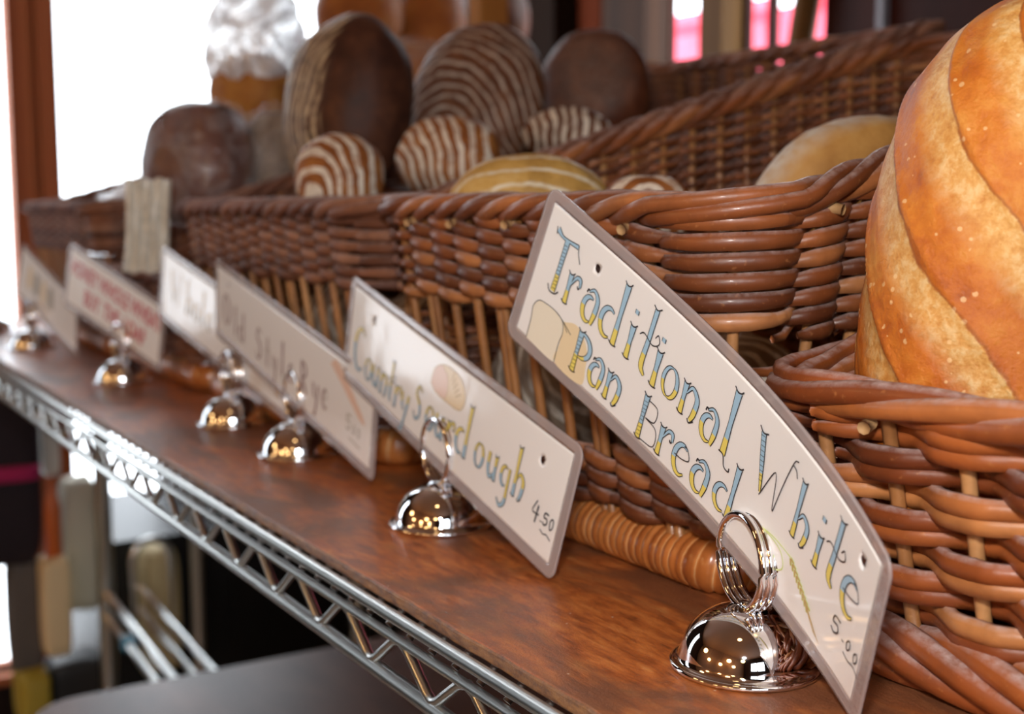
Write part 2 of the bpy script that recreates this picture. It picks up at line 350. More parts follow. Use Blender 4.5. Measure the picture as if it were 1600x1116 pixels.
def basket(name, label, x0, x1, y0, y1, hf, slope, mat, rimmat, foot='roll', window=True, pitch=.0035, spacing=.0225, pair=1, wr=.0029, detail=4, flare=.022, zmax=.3, seed=1, foot_r=.0115, stake_mat=None, ends=True):
    rnd = random.Random(seed); pl = Plan(x0, x1, y0, y1, flare=flare, ztop=.145)
    root = empty(name, ((x0+x1)/2, y0, 0), label, 'basket')
    ns = int(round(pl.L/spacing)); sp = pl.L/ns
    if ns % 2: ns += 1; sp = pl.L/ns
    zr = lambda u: np.minimum(hf + np.maximum(pl.ybase(u)-y0-.001, 0)*slope, zmax)
    zbot = .024 if foot == 'roll' else .018
    up = MB(); low = MB()
    st_r = .0023
    def strand(mb, zf, u0, u1, par, r):
        n = max(int((u1-u0)/sp*detail*2), 4); u = np.linspace(u0, u1, n)
        z = zf(u); ph = PI*u/sp + PI*par
        off = (st_r+wr*.55)*np.clip(1.35*np.cos(ph), -1, 1)
        rad = wr*(1-.10*np.abs(np.sin(ph)))
        if pair == 1:
            cp = np.cos(ph); off = (st_r+.0014)*np.clip(1.3*cp, -1, 1)
            z = z - .0011*np.sin(ph); rad = wr*(.80+.36*cp)
        z = z + .0007*np.sin(u*90+par*3)
        t = np.minimum((u-u0), (u1-u)); rad = rad*np.clip(.45+t/.02, 0, 1)
        tube(mb, pl.at(u, z, off), rad, 6 if detail > 2 else 5, r, flat=(.82, 1.12))
    def row(mb, zf, valid, par):
        # cut the loop into strands of several stakes, keep only where the row exists
        U = np.linspace(0, pl.L, 400); ok = valid(U, zf(U)); start = None; runs = []
        for i in range(400):
            if ok[i] and start is None: start = U[i]
            if (not ok[i] or i == 399) and start is not None:
                if U[i]-start > sp*1.2: runs.append((start, U[i]))
                start = None
        for a, b in runs:
            u = a
            while u < b - 1e-6:
                v = min(u + sp*rnd.randint(7, 15), b)
                if b - v < sp*3: v = b
                strand(mb, zf, u, min(v+sp*.6, b) if v < b else b, par, rnd.random()); u = v
    def is_front(u): uu = np.mod(u, pl.L); return (uu < pl.Lf+.01) | (uu > pl.L-.01)
    hi_front = hf - .044; lo_front = .050
    def win_hi(u): return np.where(is_front(u), hi_front, hf-.046)
    def win_lo(u):
        yb = pl.ybase(u); return np.where(is_front(u), lo_front, np.where(yb < y0+.09, hf-.054, hf-.049))
    k = 0
    while True:
        top = .0055 + pitch*k
        zf = (lambda d: (lambda u: zr(u) - d))(top)
        if zmax-top < (hf-.046 if window else zbot): break
        if window: row(up, zf, lambda u, z: z > win_hi(u), k if pair == 1 else (k//pair) % 2)
        else:
            row(up, zf, lambda u, z: z > zbot, k if pair == 1 else (k//pair) % 2)
        k += 1
        if k > 90: break
    if window:
        j = 0
        while zbot + pitch*(j+.5) < hf-.050:
            z0 = zbot + pitch*(j+.5)
            row(low, (lambda q: (lambda u: np.full(np.shape(u), q)))(z0), lambda u, z: z < win_lo(u), j); j += 1
    up.build('upper_weave' if window else 'woven_wall', mat, root)
    if low.v: low.build('lower_weave', mat, root)
    # stakes: the ones of the open front are parts of their own, the rest share the wall's mesh
    others = MB()
    for i in range(ns):
        u = i*sp; zt = float(zr(u)); zz = np.linspace(.012, zt, 6)
        front = window and bool(is_front(u)) and .004 < (u % pl.L) < pl.Lf
        q = MB() if front else others
        for s_ in ((-1, 1) if front and rnd.random() < .45 else (0,)):
            tube(q, pl.at(np.full(6, u+s_*.0024), zz, 0), st_r*(1 if s_ == 0 else .92), 8, rnd.random())
        if front: q.build('stake', stake_mat or STAKE, root)
    tag(others.build('side_stakes', stake_mat or STAKE, root), kind='stuff')
    # rolled rim: strands laid in a rope along the top
    rim = MB(); M = int(pl.L/.0035); u = np.linspace(0, pl.L, M, endpoint=False); z = zr(u)
    pit_ = .085 if pair == 1 else .16; tw = round(pl.L/pit_)
    nst = 4
    for s_ in range(nst*1):
        # every strand is cut into overlapping lengths so the rope reads as laid rods
        ph = 2*PI*(tw*u/pl.L + s_/nst)
        off = .0052*np.cos(ph)+.001; dz = .0034*np.sin(ph)+.0005
        tube(rim, pl.at(u, z+dz, off)+0, .0035*(1+.12*np.sin(u*70+s_)), 8, .25+.2*s_, closed=True)
    rim.build('rim', rimmat, root)
    if ends:
        for i in range(1, int(pl.Lf/sp/1.0)+ns//3, 2):
            u0 = i*sp + rnd.uniform(-.003, .003)
            if u0 > pl.Lf+.25: break
            e = MB(); zc = float(zr(u0)) - .0062 - rnd.random()*.0015
            a = pl.at(np.array([u0-.002, u0]), np.array([zc+.001, zc]), .003)[0]; b = pl.at(np.array([u0, u0]), np.array([zc, zc]), .0085)[0]
            tube(e, [tuple(a), tuple((a+b)/2), tuple(b)], .0021, 8); o = e.build('cut_end', CUT, root)
    # foot
    ft = MB()
    if foot == 'roll':
        step = .00075 if detail > 2 else .0016; M = int(pl.L/step); u = np.linspace(0, pl.L, M, endpoint=False)
        pr = round(pl.L/.0043); fr = (u*pr/pl.L) % 1
        idx = np.floor(u*pr/pl.L).astype(int)
        jit = np.array([random.Random(int(i)+seed*999).random() for i in idx])
        rad = foot_r*(.90 + .10*np.sin(PI*fr)**.6 + .025*(jit-.5))
        C = pl.at(u, np.full(M, foot_r), -.004)
        th = np.arange(20)*2*PI/20; T = np.roll(C, -1, 0)-np.roll(C, 1, 0); T /= np.linalg.norm(T, axis=1)[:, None]
        A = np.cross(T, [0, 0, 1.0]); B = np.array([0, 0, 1.0])
        V = C[:, None]+rad[:, None, None]*(A[:, None]*np.cos(th)[None, :, None]+B[None, None]*np.sin(th)[None, :, None])
        V = V + T[:, None]*(.0022*np.sin(th-.6))[None, :, None]
        F = [(i*20+j, i*20+(j+1) % 20, ((i+1) % M)*20+(j+1) % 20, ((i+1) % M)*20+j) for i in range(M) for j in range(20)]
        ft.add(V.reshape(-1, 3).tolist(), F)
        rr = np.where(fr > .86, 1.0, .25+.45*jit); ft.r = list(np.repeat(rr, 20))
        ft.build('wrapped_foot', ROLL, root)
    else:
        u = np.linspace(0, pl.L, int(pl.L/.004), endpoint=False); tw = round(pl.L/.14)
        for s_ in range(5):
            ph = 2*PI*(-tw*u/pl.L + s_/5)
            tube(ft, pl.at(u, .0105+.0068*np.sin(ph), .004+.006*np.cos(ph)), .0042, 8, .2+.16*s_, closed=True)
        ft.build('braided_foot', rimmat, root)
    fb = MB(); box(fb, x0+.004, x1-.004, y0+.004, y1-.004, .012, .016); fb.build('basket_floor', CANE_FAR, root, smooth=False)
    return root, pl

YB = .305
bA = basket('wicker_basket', 'right tall wicker basket with open staked front, behind the large white bread card', -.583, -.350, YB, .70, .1455, .29, CANE, CANE, seed=3, zmax=.262)
bN = basket('wicker_basket', 'nearest low wicker basket, holding the large crusty loaf at the right edge', -.293, -.03, .304, .62, .0885, .20, CANE_FRONT, CANE_FRONT, foot='braid', window=False, pair=2, pitch=.0047, spacing=.0275, wr=.0033, seed=5, zmax=.13, detail=5, flare=.032)
bB = basket('wicker_basket', 'middle tall wicker basket filled with dark striped loaves', -.935, -.634, YB, .715, .1455, .31, CANE_FAR, CANE_FAR, seed=8, zmax=.275, detail=2, ends=False, stake_mat=STAKE)
bC = basket('wicker_basket', 'farthest wicker basket by the window post, holding plastic-wrapped bread', -1.545, -1.262, YB, .62, .1455, .29, CANE_FAR, CANE_FAR, seed=9, zmax=.21, detail=2, ends=False)
bD = basket('wicker_basket', 'low dark wicker basket behind the red-lettered card, holding a bagged dark loaf', -1.215, -.975, YB, .60, .088, .2, CANE_FAR, CANE_FAR, foot='roll', window=False, seed=12, zmax=.12, detail=2, ends=False)
#SECTION2
# ------------------------------------------------------------------ bell-shaped sign holders
def holder(x, y, turn, label):
    root = empty('sign_holder', (x, y, 0), label, 'sign holder', 'chrome bell sign holders along the board')
    mb = MB(); prof = [(0, .0012), (.0222, .0010), (.0240, .0004), (.0246, .0010), (.0243, .0020), (.0232, .0024), (.0222, .0022), (.0214, .0030)]
    for k in range(1, 19):
        a = k/18*PI/2; prof.append((.0212*math.cos(a)**.92 if k < 18 else .0001, .0030+.0172*math.sin(a)))
    lathe(mb, prof, n=72); mb.build('base', CHROME, root, loc=None).location = (0, 0, 0)
    mb = MB(); pts = []; R = .0146; turns = 3.0; n = 150
    for i in range(n+1):
        a = i/n*turns*2*PI - PI*.35
        off = (i/n-.5)*turns*.0026
        p = Vector((R*math.cos(a), off, .0345+R*math.sin(a)*1.04)); pts.append(p)
    M = Matrix.Rotation(turn, 4, 'Z'); tube(mb, [tuple(M @ p) for p in pts], .00132, 12); o = mb.build('ring_clip', CHROME, root); o.location = (0, 0, 0)
    mb = MB(); tube(mb, [(0, 0, .0198), (0, 0, .0212)], .0022, 12); o = mb.build('ring_stud', CHROME, root); o.location = (0, 0, 0)
    return root
holder(-.2928, .2662, -.20, 'largest, sharpest chrome bell holder, in front of the big white bread card')
holder(-.5029, .2680, -.02, 'chrome bell holder clipping the sourdough card, second from the right')
holder(-.6936, .2735, -.03, 'chrome bell holder in front of the old style rye card, third from the right')
holder(-.8187, .2760, .04, 'chrome bell holder left of the rye one, clipping the pale card behind')
holder(-1.0674, .2652, .20, 'small blurred chrome bell holder in front of the red-lettered card')
holder(-1.3725, .2490, .10, 'far blurred chrome bell holder by the grey card at the left')
holder(-1.575, .2440, .10, 'chrome bell holder cut by the left edge of the photo')

# ------------------------------------------------------------------ cards
class Card:
    def __init__(s, PB, PT):
        PB = np.array(PB); PT = np.array(PT); n = len(PB)
        s.W = float(np.linalg.norm(np.diff(PB, axis=0), axis=1).sum()); s.H = float(np.linalg.norm(PT-PB, axis=1).mean())
        u = np.linspace(0, 1, n); dg = 4 if n > 4 else 1
        s.cb = [np.polyfit(u, PB[:, i], dg) for i in range(3)]; s.ct = [np.polyfit(u, PT[:, i], dg) for i in range(3)]
    def pos(s, x, y, off=0.0):
        """x, y in metres on the card; off = metres towards the reader"""
        u = x/s.W; t = y/s.H
        b = np.array([np.polyval(c, u) for c in s.cb]); p = np.array([np.polyval(c, u) for c in s.ct])
        e = np.array([np.polyval(np.polyder(cb), u)*(1-t)+np.polyval(np.polyder(ct), u)*t for cb, ct in zip(s.cb, s.ct)])
        nn = np.cross(e, p-b); nn /= np.linalg.norm(nn)
        return tuple(b*(1-t)+p*t+nn*off)
def sheet(card, x0, x1, y0, y1, rc, holes, th, mat, name, parent, mid=0.0, inner=None):
    """a thin solid sheet following the card, with rounded corners, punched holes and (for the frame) an inner window"""
    h = .0011; nx = int((x1-x0)/h); ny = int((y1-y0)/h); mb = MB(); keep = set(); V2 = {}
    def moved(i, j):
        x = x0+(x1-x0)*i/nx; y = y0+(y1-y0)*j/ny
        for cx, cy in ((x0+rc, y0+rc), (x1-rc, y0+rc), (x0+rc, y1-rc), (x1-rc, y1-rc)):
            if rc > 0 and (x-cx)*(1 if cx > (x0+x1)/2 else -1) > 0 and (y-cy)*(1 if cy > (y0+y1)/2 else -1) > 0:
                dx, dy = x-cx, y-cy; m_ = max(abs(dx), abs(dy)); d = math.hypot(dx, dy); f_ = m_/d if d else 1; x, y = cx+dx*f_, cy+dy*f_
        return x, y
    for i in range(nx):
        for j in range(ny):
            cx = x0+(x1-x0)*(i+.5)/nx; cy = y0+(y1-y0)*(j+.5)/ny
            if any(math.hypot(cx-a, cy-b) < r+.0003 for a, b, r in holes): continue
            if inner and inner[0] < cx < inner[1] and inner[2] < cy < inner[3]: continue
            keep.add((i, j))
    ids = {}; V = []
    def vid(i, j, side):
        k = (i, j, side)
        if k not in ids:
            x, y = moved(i, j)
            for a, b, r in holes:
                d = math.hypot(x-a, y-b)
                if d < r+.0009: x, y = a+(x-a)*r/max(d, 1e-6), b+(y-b)*r/max(d, 1e-6)
            ids[k] = len(V); V.append(card.pos(x, y, mid + (th/2 if side else -th/2)))
        return ids[k]
    F = []
    for (i, j) in keep:
        F.append((vid(i, j, 1), vid(i+1, j, 1), vid(i+1, j+1, 1), vid(i, j+1, 1)))
        F.append((vid(i, j, 0), vid(i, j+1, 0), vid(i+1, j+1, 0), vid(i+1, j, 0)))
        for (di, dj, a, b) in ((-1, 0, (i, j+1), (i, j)), (1, 0, (i+1, j), (i+1, j+1)), (0, -1, (i, j), (i+1, j)), (0, 1, (i+1, j+1), (i, j+1))):
            if (i+di, j+dj) not in keep: F.append((vid(*a, 1), vid(*a, 0), vid(*b, 0), vid(*b, 1)))
    mb.add(V, F); return mb.build(name, mat, parent)

def cr(pts, k=6):
    P = [np.array(p, float) for p in pts]
    if len(P) < 3: return [tuple(P[0]+(P[-1]-P[0])*i/4) for i in range(5)]
    P = [2*P[0]-P[1]] + P + [2*P[-1]-P[-2]]; out = []
    for i in range(1, len(P)-2):
        for j in range(k):
            t = j/k; a, b, c, d = P[i-1:i+3]
            out.append(tuple(.5*((2*b)+(-a+c)*t+(2*a-5*b+4*c-d)*t*t+(-a+3*b-3*c+d)*t**3)))
    out.append(tuple(P[-2])); return out
class Pen:
    """draws hand lettering on a card: outlined fat strokes coloured in two pencils, and thin ink lines; millimetres"""
    def __init__(s, card, hi, lo, ink, split=.42, lw=.42):
        s.c, s.hi, s.lo, s.ink, s.split, s.lw = card, hi, lo, ink, split, lw; s.mb = MB(); s.k = 0
    def ribbon(s, pts, ws, off, mi_fn):
        P = np.array(pts); T = np.gradient(P, axis=0); T /= np.linalg.norm(T, axis=1)[:, None]+1e-9; Nn = np.stack([-T[:, 1], T[:, 0]], 1)
        V = []
        for p, n_, w in zip(P, Nn, ws):
            for sg in (1, -1): q = p+n_*w/2*sg; V.append(s.c.pos(q[0]/1000, q[1]/1000, off))
        o = len(s.mb.v); s.mb.v += V; s.mb.r += [.5]*len(V)
        for i in range(len(P)-1):
            s.mb.f.append((o+2*i, o+2*i+1, o+2*i+3, o+2*i+2)); s.mb.m.append(mi_fn((P[i][1]+P[i+1][1])/2))
    def thin(s, pts, w=None, mi=2): P = cr(pts); s.k += 1; s.ribbon(P, [(w or s.lw)]*len(P), .00062+.000003*(s.k % 9), lambda y: mi)
    def fat(s, pts, ws, y0, h):
        P = cr(pts); n = len(P); u = np.linspace(0, len(ws)-1, n); W = np.interp(u, range(len(ws)), ws); s.k += 1; e = .000003*(s.k % 9)
        P2 = [tuple(np.array(P[0])*1.0)]+P[1:]
        s.ribbon(P2, W+s.lw*1.7, .00050+e, lambda y: 2)
        s.ribbon(P, W, .00056+e, lambda y: 1 if (y-y0) < s.split*h else 0)
    def fill(s, pts, off, mi):
        P = cr(pts+[pts[0]], 5)[:-1]; c = np.mean(np.array(P), 0); o = len(s.mb.v)
        s.mb.v += [s.c.pos(c[0]/1000, c[1]/1000, off)]+[s.c.pos(p[0]/1000, p[1]/1000, off) for p in P]; s.mb.r += [.5]*(len(P)+1)
        for i in range(len(P)): s.mb.f.append((o, o+1+i, o+1+(i+1) % len(P))); s.mb.m.append(mi)
    def stem(s, x, y, y1, w, h, lean=0, foot=True, head=True):
        s.fat([(x+lean, y1), (x+lean/2, (y+y1)/2), (x, y)], [w*1.25, w*.75, w*1.1], y, h)
        if head: s.thin([(x+lean-w*1.0, y1+w*.35), (x+lean-w*.2, y1-.1*w), (x+lean+w*.5, y1+w*.1), (x+lean+w*1.0, y1+w*.6)], s.lw*1.3)
        if foot: s.thin([(x-w*1.0, y+w*.3), (x-w*.3, y-w*.1), (x+w*.4, y-w*.1), (x+w*1.0, y+w*.1)], s.lw*1.3)
    def arc(s, cx, cy, rx, ry, a0, a1, w, y, h, n=9):
        A = np.linspace(a0, a1, n)*PI/180; pts = [(cx+rx*math.cos(a), cy+ry*math.sin(a)) for a in A]
        ws = list(w*(.12+.88*np.sin(np.linspace(0, PI, n))**.8)); s.fat(pts, ws, y, h)
    def ch(s, c, x, y, h, w=None):
        """letter c with its left edge at x, base line y, x-height h"""
        w = w or h*.17
        if c == 'a':
            s.arc(x+.36*h, y+.40*h, .30*h, .40*h, 70, 300, w, y, h); s.fat([(x+.18*h, y+.92*h), (x+.42*h, y+1.06*h), (x+.66*h, y+.85*h), (x+.66*h, y+.4*h), (x+.58*h, y+.0*h)], [w*.2, w*.5, w*.9, w, w*.6], y, h)
            s.thin([(x+.10*h, y+.86*h), (x+.13*h, y+.97*h), (x+.22*h, y+.95*h)], s.lw*1.6)
        elif c == 'd':
            s.arc(x+.40*h, y+.48*h, .36*h, .46*h, 60, 300, w, y, h); s.stem(x+.82*h, y, y+2.0*h, w*1.1, h, .04*h)
        elif c == 'i': s.stem(x+.15*h, y, y+h, w, h)
        elif c == 'dot': s.fat([(x, y), (x+.001, y+w*.8)], [w*.8, w*.8], y-h, h)
        elif c == 't':
            s.fat([(x+.2*h, y+1.95*h), (x+.16*h, y+1.0*h), (x+.12*h, y+.25*h), (x+.32*h, y+.02*h)], [w*.9, w*.8, w, w*.35], y, h*1.4)
            s.thin([(x-.22*h, y+.98*h), (x-.05*h, y+1.1*h), (x+.35*h, y+.98*h), (x+.6*h, y+1.15*h), (x+.5*h, y+1.35*h), (x+.4*h, y+1.22*h)], s.lw*1.1)
            s.thin([(x+.03*h, y+2.0*h), (x+.2*h, y+1.93*h), (x+.38*h, y+2.04*h)], s.lw*1.2)
        elif c == 'o':
            s.arc(x+.38*h, y+.5*h, .34*h, .5*h, 90, 270, w*.75, y, h); s.arc(x+.38*h, y+.5*h, .34*h, .5*h, -90, 90, w*.9, y, h)
        elif c in 'nh':
            s.stem(x+.15*h, y, y+(h if c == 'n' else 2.0*h), w, h)
            s.fat([(x+.24*h, y+.72*h), (x+.45*h, y+1.0*h), (x+.74*h, y+.78*h), (x+.72*h, y+.3*h), (x+.62*h, y+.02*h)], [w*.15, w*.6, w, w, w*.6], y, h)
            s.thin([(x+.52*h, y+.04*h), (x+.62*h, y-.05*h), (x+.80*h, y+.10*h)], s.lw*1.4)
        elif c == 'r':
            s.stem(x+.15*h, y, y+h, w, h); s.fat([(x+.22*h, y+.66*h), (x+.42*h, y+1.0*h), (x+.62*h, y+1.02*h), (x+.68*h, y+.78*h)], [w*.15, w*.55, w*.75, w*.3], y, h)
            s.thin([(x+.68*h, y+.78*h), (x+.60*h, y+.72*h), (x+.56*h, y+.80*h)], s.lw*1.5)
        elif c == 'l':
            s.stem(x+.15*h, y, y+2.0*h, w*1.15, h, .03*h, foot=False); s.thin([(x-.02*h, y+.02*h), (x+.2*h, y), (x+.34*h, y-.28*h), (x+.55*h, y-.30*h), (x+.56*h, y-.18*h)], s.lw*1.3)
        elif c == 'e':
            s.arc(x+.38*h, y+.5*h, .34*h, .5*h, 60, 310, w, y, h); s.thin([(x+.05*h, y+.52*h), (x+.4*h, y+.55*h), (x+.70*h, y+.70*h), (x+.55*h, y+.98*h), (x+.38*h, y+1.0*h)], s.lw*1.1)
        elif c == 'u':
            s.fat([(x+.12*h, y+h), (x+.12*h, y+.35*h), (x+.35*h, y+.02*h), (x+.66*h, y+.3*h)], [w, w*.9, w*.8, w*.2], y, h); s.stem(x+.7*h, y, y+h, w, h)
        elif c == 'g':
            s.arc(x+.36*h, y+.55*h, .30*h, .42*h, 60, 300, w*.9, y, h); s.fat([(x+.70*h, y+h), (x+.70*h, y+.2*h), (x+.68*h, y-.5*h), (x+.35*h, y-.78*h), (x+.05*h, y-.55*h)], [w*.8, w*.8, w, w*.7, w*.2], y-.8*h, h)
        elif c == 'y':
            s.fat([(x+.05*h, y+h), (x+.15*h, y+.4*h), (x+.38*h, y+.2*h)], [w, w*.8, w*.2], y, h); s.fat([(x+.75*h, y+h), (x+.6*h, y+.2*h), (x+.35*h, y-.7*h), (x+.05*h, y-.72*h)], [w, w*.8, w*.8, w*.2], y, h)
        elif c == 'T':
            s.fat([(x+.40*h, y+1.86*h), (x+.38*h, y+.9*h), (x+.36*h, y)], [w*1.3, w, w*1.2], y, h*1.5)
            for k in range(13): yy = y+.1*h+k*.13*h; s.thin([(x+.30*h, yy), (x+.47*h, yy+.03*h)], s.lw*.55)
            s.fat([(x-.22*h, y+1.98*h), (x+.1*h, y+1.86*h), (x+.5*h, y+1.88*h), (x+1.0*h, y+1.94*h)], [w*1.1, w*.4, w*.4, w*.7], y, h)
            s.thin([(x-.3*h, y+2.05*h), (x-.22*h, y+1.8*h)], s.lw*1.1); s.thin([(x+1.02*h, y+2.02*h), (x+1.1*h, y+1.75*h), (x+1.3*h, y+1.48*h)], s.lw*1.1)
            s.thin([(x+.05*h, y+.12*h), (x+.2*h, y-.06*h), (x+.5*h, y-.04*h), (x+.66*h, y+.12*h)], s.lw*1.4)
        elif c == 'P':
            s.stem(x+.2*h, y, y+1.45*h, w*1.1, h*1.3)
            for k in range(9): yy = y+.1*h+k*.14*h; s.thin([(x+.12*h, yy), (x+.3*h, yy+.03*h)], s.lw*.5)
            s.arc(x+.28*h, y+1.0*h, .52*h, .42*h, 100, -90, w, y, h*1.6)
        elif c == 'B':
            s.stem(x+.2*h, y, y+1.6*h, w*1.1, h*1.3)
            for k in range(10): yy = y+.1*h+k*.14*h; s.thin([(x+.12*h, yy), (x+.3*h, yy+.03*h)], s.lw*.5)
            s.thin([(x+.3*h, y+1.5*h), (x+.8*h, y+1.45*h), (x+.8*h, y+.95*h), (x+.35*h, y+.85*h)], s.lw); s.thin([(x+.35*h, y+.85*h), (x+.95*h, y+.75*h), (x+1.0*h, y+.15*h), (x+.3*h, y+.02*h)], s.lw)
        elif c == 'W':
            s.fat([(x, y+1.75*h), (x+.22*h, y+.9*h), (x+.42*h, y+.1*h)], [w*1.1, w*.9, w*.3], y, h*1.5)
            for k in range(10): t = .05+k*.085; s.thin([(x-.08*h+.42*h*t, y+(1.72-1.6*t)*h), (x+.09*h+.42*h*t, y+(1.76-1.6*t)*h)], s.lw*.5)
            s.thin([(x-.2*h, y+1.85*h), (x, y+1.74*h), (x+.22*h, y+1.84*h)], s.lw*1.3)
            s.thin([(x+.42*h, y+.02*h), (x+.85*h, y+1.1*h), (x+1.05*h, y+.1*h), (x+1.1*h, y+.02*h)], s.lw); s.thin([(x+1.1*h, y+.02*h), (x+1.25*h, y+1.0*h), (x+1.45*h, y+1.9*h), (x+1.62*h, y+2.05*h)], s.lw)
            s.thin([(x+1.42*h, y+1.82*h), (x+1.6*h, y+1.78*h), (x+1.72*h, y+1.6*h)], s.lw*1.2)
        elif c == 'C': s.arc(x+.6*h, y+.8*h, .55*h, .85*h, 50, 310, w*1.1, y, h*1.7)
        elif c == 'S':
            s.fat([(x+.75*h, y+1.5*h), (x+.35*h, y+1.65*h), (x+.15*h, y+1.2*h), (x+.6*h, y+.8*h), (x+.7*h, y+.25*h), (x+.3*h, y-.02*h), (x, y+.3*h)], [w*.2, w*.6, w*.8, w, w*.8, w*.6, w*.2], y, h*1.5)
        elif c == 'O':
            s.arc(x+.55*h, y+.8*h, .5*h, .8*h, 90, 270, w, y, h*1.5); s.arc(x+.55*h, y+.8*h, .5*h, .8*h, -90, 90, w, y, h*1.5)
        elif c == 'R':
            s.stem(x+.2*h, y, y+1.6*h, w, h); s.arc(x+.28*h, y+1.2*h, .5*h, .4*h, 100, -90, w*.8, y, h*1.6); s.fat([(x+.35*h, y+.8*h), (x+.6*h, y+.4*h), (x+.9*h, y)], [w*.3, w, w*.7], y, h)
        elif c == '5': s.thin([(x+.7*h, y+h), (x+.18*h, y+.98*h), (x+.1*h, y+.58*h), (x+.5*h, y+.6*h), (x+.62*h, y+.25*h), (x+.3*h, y), (x, y+.15*h)], s.lw*1.3)
        elif c == '4': s.thin([(x+.3*h, y+h), (x+.02*h, y+.35*h), (x+.65*h, y+.35*h)], s.lw*1.2); s.thin([(x+.48*h, y+.8*h), (x+.44*h, y+.4*h), (x+.4*h, y-.15*h)], s.lw*1.8)
        elif c == '0': s.thin([(x+.3*h, y+h), (x+.05*h, y+.6*h), (x+.2*h, y), (x+.5*h, y+.3*h), (x+.5*h, y+.8*h), (x+.3*h, y+h)], s.lw*1.1)
        elif c == '.': s.fat([(x, y), (x+.001, y+w*.5)], [w*.5, w*.5], y+9, h)
    def done(s, name, parent, extra=None):
        o = s.mb.build(name, [s.hi, s.lo, s.ink]+(extra or []), None, smooth=False); o.parent = KIDS[-1]; return o
KIDS = []
def make_card(name, label, PB, PT, holes=((34, 43), (205, 42)), margin=.0052, paper=PAPER):
    c = Card(PB, PT); base = tuple((np.array(PB[0])+np.array(PB[-1]))/2)
    root = empty('price_card' if name is None else name, base, label, 'price card', 'hand-lettered laminated price cards')
    hs = [(a/1000, b/1000, .0017) for a, b in holes]
    pp = sheet(c, margin, c.W-margin, margin, c.H-margin*.95, .0, hs, .0005, paper, 'paper', root)
    sheet(c, 0, c.W, 0, c.H, .0055, hs, .0007, LAM, 'laminate_edge', root, inner=(margin, c.W-margin, margin, c.H-margin*.95))
    KIDS.append(pp); return root, c
PBB = [[-0.4292, 0.2583, 0.0965], [-0.4053, 0.2616, 0.0847], [-0.3815, 0.2645, 0.0728], [-0.3576, 0.2668, 0.0609], [-0.3336, 0.2682, 0.049], [-0.3096, 0.2685, 0.037], [-0.2858, 0.2673, 0.0248], [-0.2621, 0.2644, 0.0125], [-0.2389, 0.2595, 0.0004]]
PTB = [[-0.4004, 0.2614, 0.1548], [-0.3763, 0.2619, 0.1429], [-0.3523, 0.2623, 0.1309], [-0.3283, 0.2622, 0.1189], [-0.3044, 0.2613, 0.1068], [-0.2806, 0.2592, 0.0945], [-0.2571, 0.2554, 0.0821], [-0.2341, 0.2496, 0.0694], [-0.2121, 0.2415, 0.0563]]
root, c = make_card(None, 'nearest, sharpest laminated card, hand-lettered Traditional White Pan Bread 5.00', PBB, PTB, holes=((39.8, 50.7), (199.7, 52.4)))
p = Pen(c, BLUE, YEL, INK)
for g, x, y, h in [('T', 15.2, 30, 11.5), ('r', 25.6, 29.6, 12), ('a', 37.2, 29.8, 12.2), ('d', 48.6, 30.2, 12.2), ('i', 65.2, 30.1, 12.8), ('dot', 67.0, 47.6, 12), ('t', 74.2, 29.2, 13.4), ('i', 81.8, 29.0, 13.6), ('dot', 84.0, 46.6, 12), ('o', 88.0, 30.0, 11.4), ('n', 98.8, 29.4, 11.8), ('a', 111.6, 28.6, 11.8), ('l', 123.6, 30.2, 12.3),
                   ('W', 141.8, 30.4, 11.8), ('h', 164.4, 30.6, 10.2), ('i', 177.2, 30.6, 11.2), ('dot', 178.6, 47.2, 12), ('t', 184.8, 30.6, 12.6), ('e', 193.6, 30.0, 13.0),
                   ('P', 39.4, 8.4, 11.6), ('a', 50.6, 9.6, 11), ('n', 60.4, 9.4, 11), ('B', 81.4, 6.8, 11), ('r', 93.4, 7.8, 11.4), ('e', 103.0, 8.0, 11.8), ('a', 113.6, 8.6, 12), ('d', 126.2, 10.6, 10.6)]:
    p.ch(g, x, y, h)
p.done('lettering', root)
p = Pen(c, INK, INK, INK, lw=.5)
for g, x, y, h in [('5', 193.0, 19.4, 6), ('.', 199.6, 20.5, 5), ('0', 201.6, 20.2, 4), ('0', 206.0, 19.6, 4)]: p.ch(g, x, y, h)
p.thin([(201, 17.8), (204, 17.2), (207, 17.9), (210, 16.6)]); p.done('price', root)
p = Pen(c, TAN, TANL, INK, lw=.30)
side = [(24.5, 24.0), (36.1, 26.9), (48.0, 22.0), (52.0, 13.0), (49.7, 5.4), (31.3, 5.3), (31.4, 13.3), (30.4, 20.5)]
p.fill([(30.0, 22.5), (38, 25.5), (46.0, 21.0), (48.6, 13.0), (48.0, 5.6), (31.3, 5.5), (31.4, 13.3)], .00042, 0)
face = [(12.7, 5.3), (12.2, 14.3), (11.4, 18.8), (13.4, 22.4), (17.2, 23.6), (24.5, 24.0), (29.6, 22.6), (31.6, 18.6), (31.0, 13.3), (31.3, 5.3)]
p.fill(face, .00043, 1); p.thin(face, .32); p.thin([(24.5, 24.0), (30, 22.8), (36.1, 20.4)], .3); p.thin([(30, 22.8), (34, 20.0)], .25)
p.done('loaf_drawing', root)
p = Pen(c, GREEN, GOLD, GREEN, lw=.45)
p.thin([(138.5, 15.0), (143.7, 18.6), (152.1, 21.6), (159.1, 23.2), (168.5, 23.5)], .5); p.thin([(149.2, 20.8), (156.5, 22.1), (163.1, 21.2), (165.6, 16.7), (161.3, 12.6), (157.6, 13.8), (158.0, 17.4), (160.6, 17.0), (160.1, 15.2)], .5)
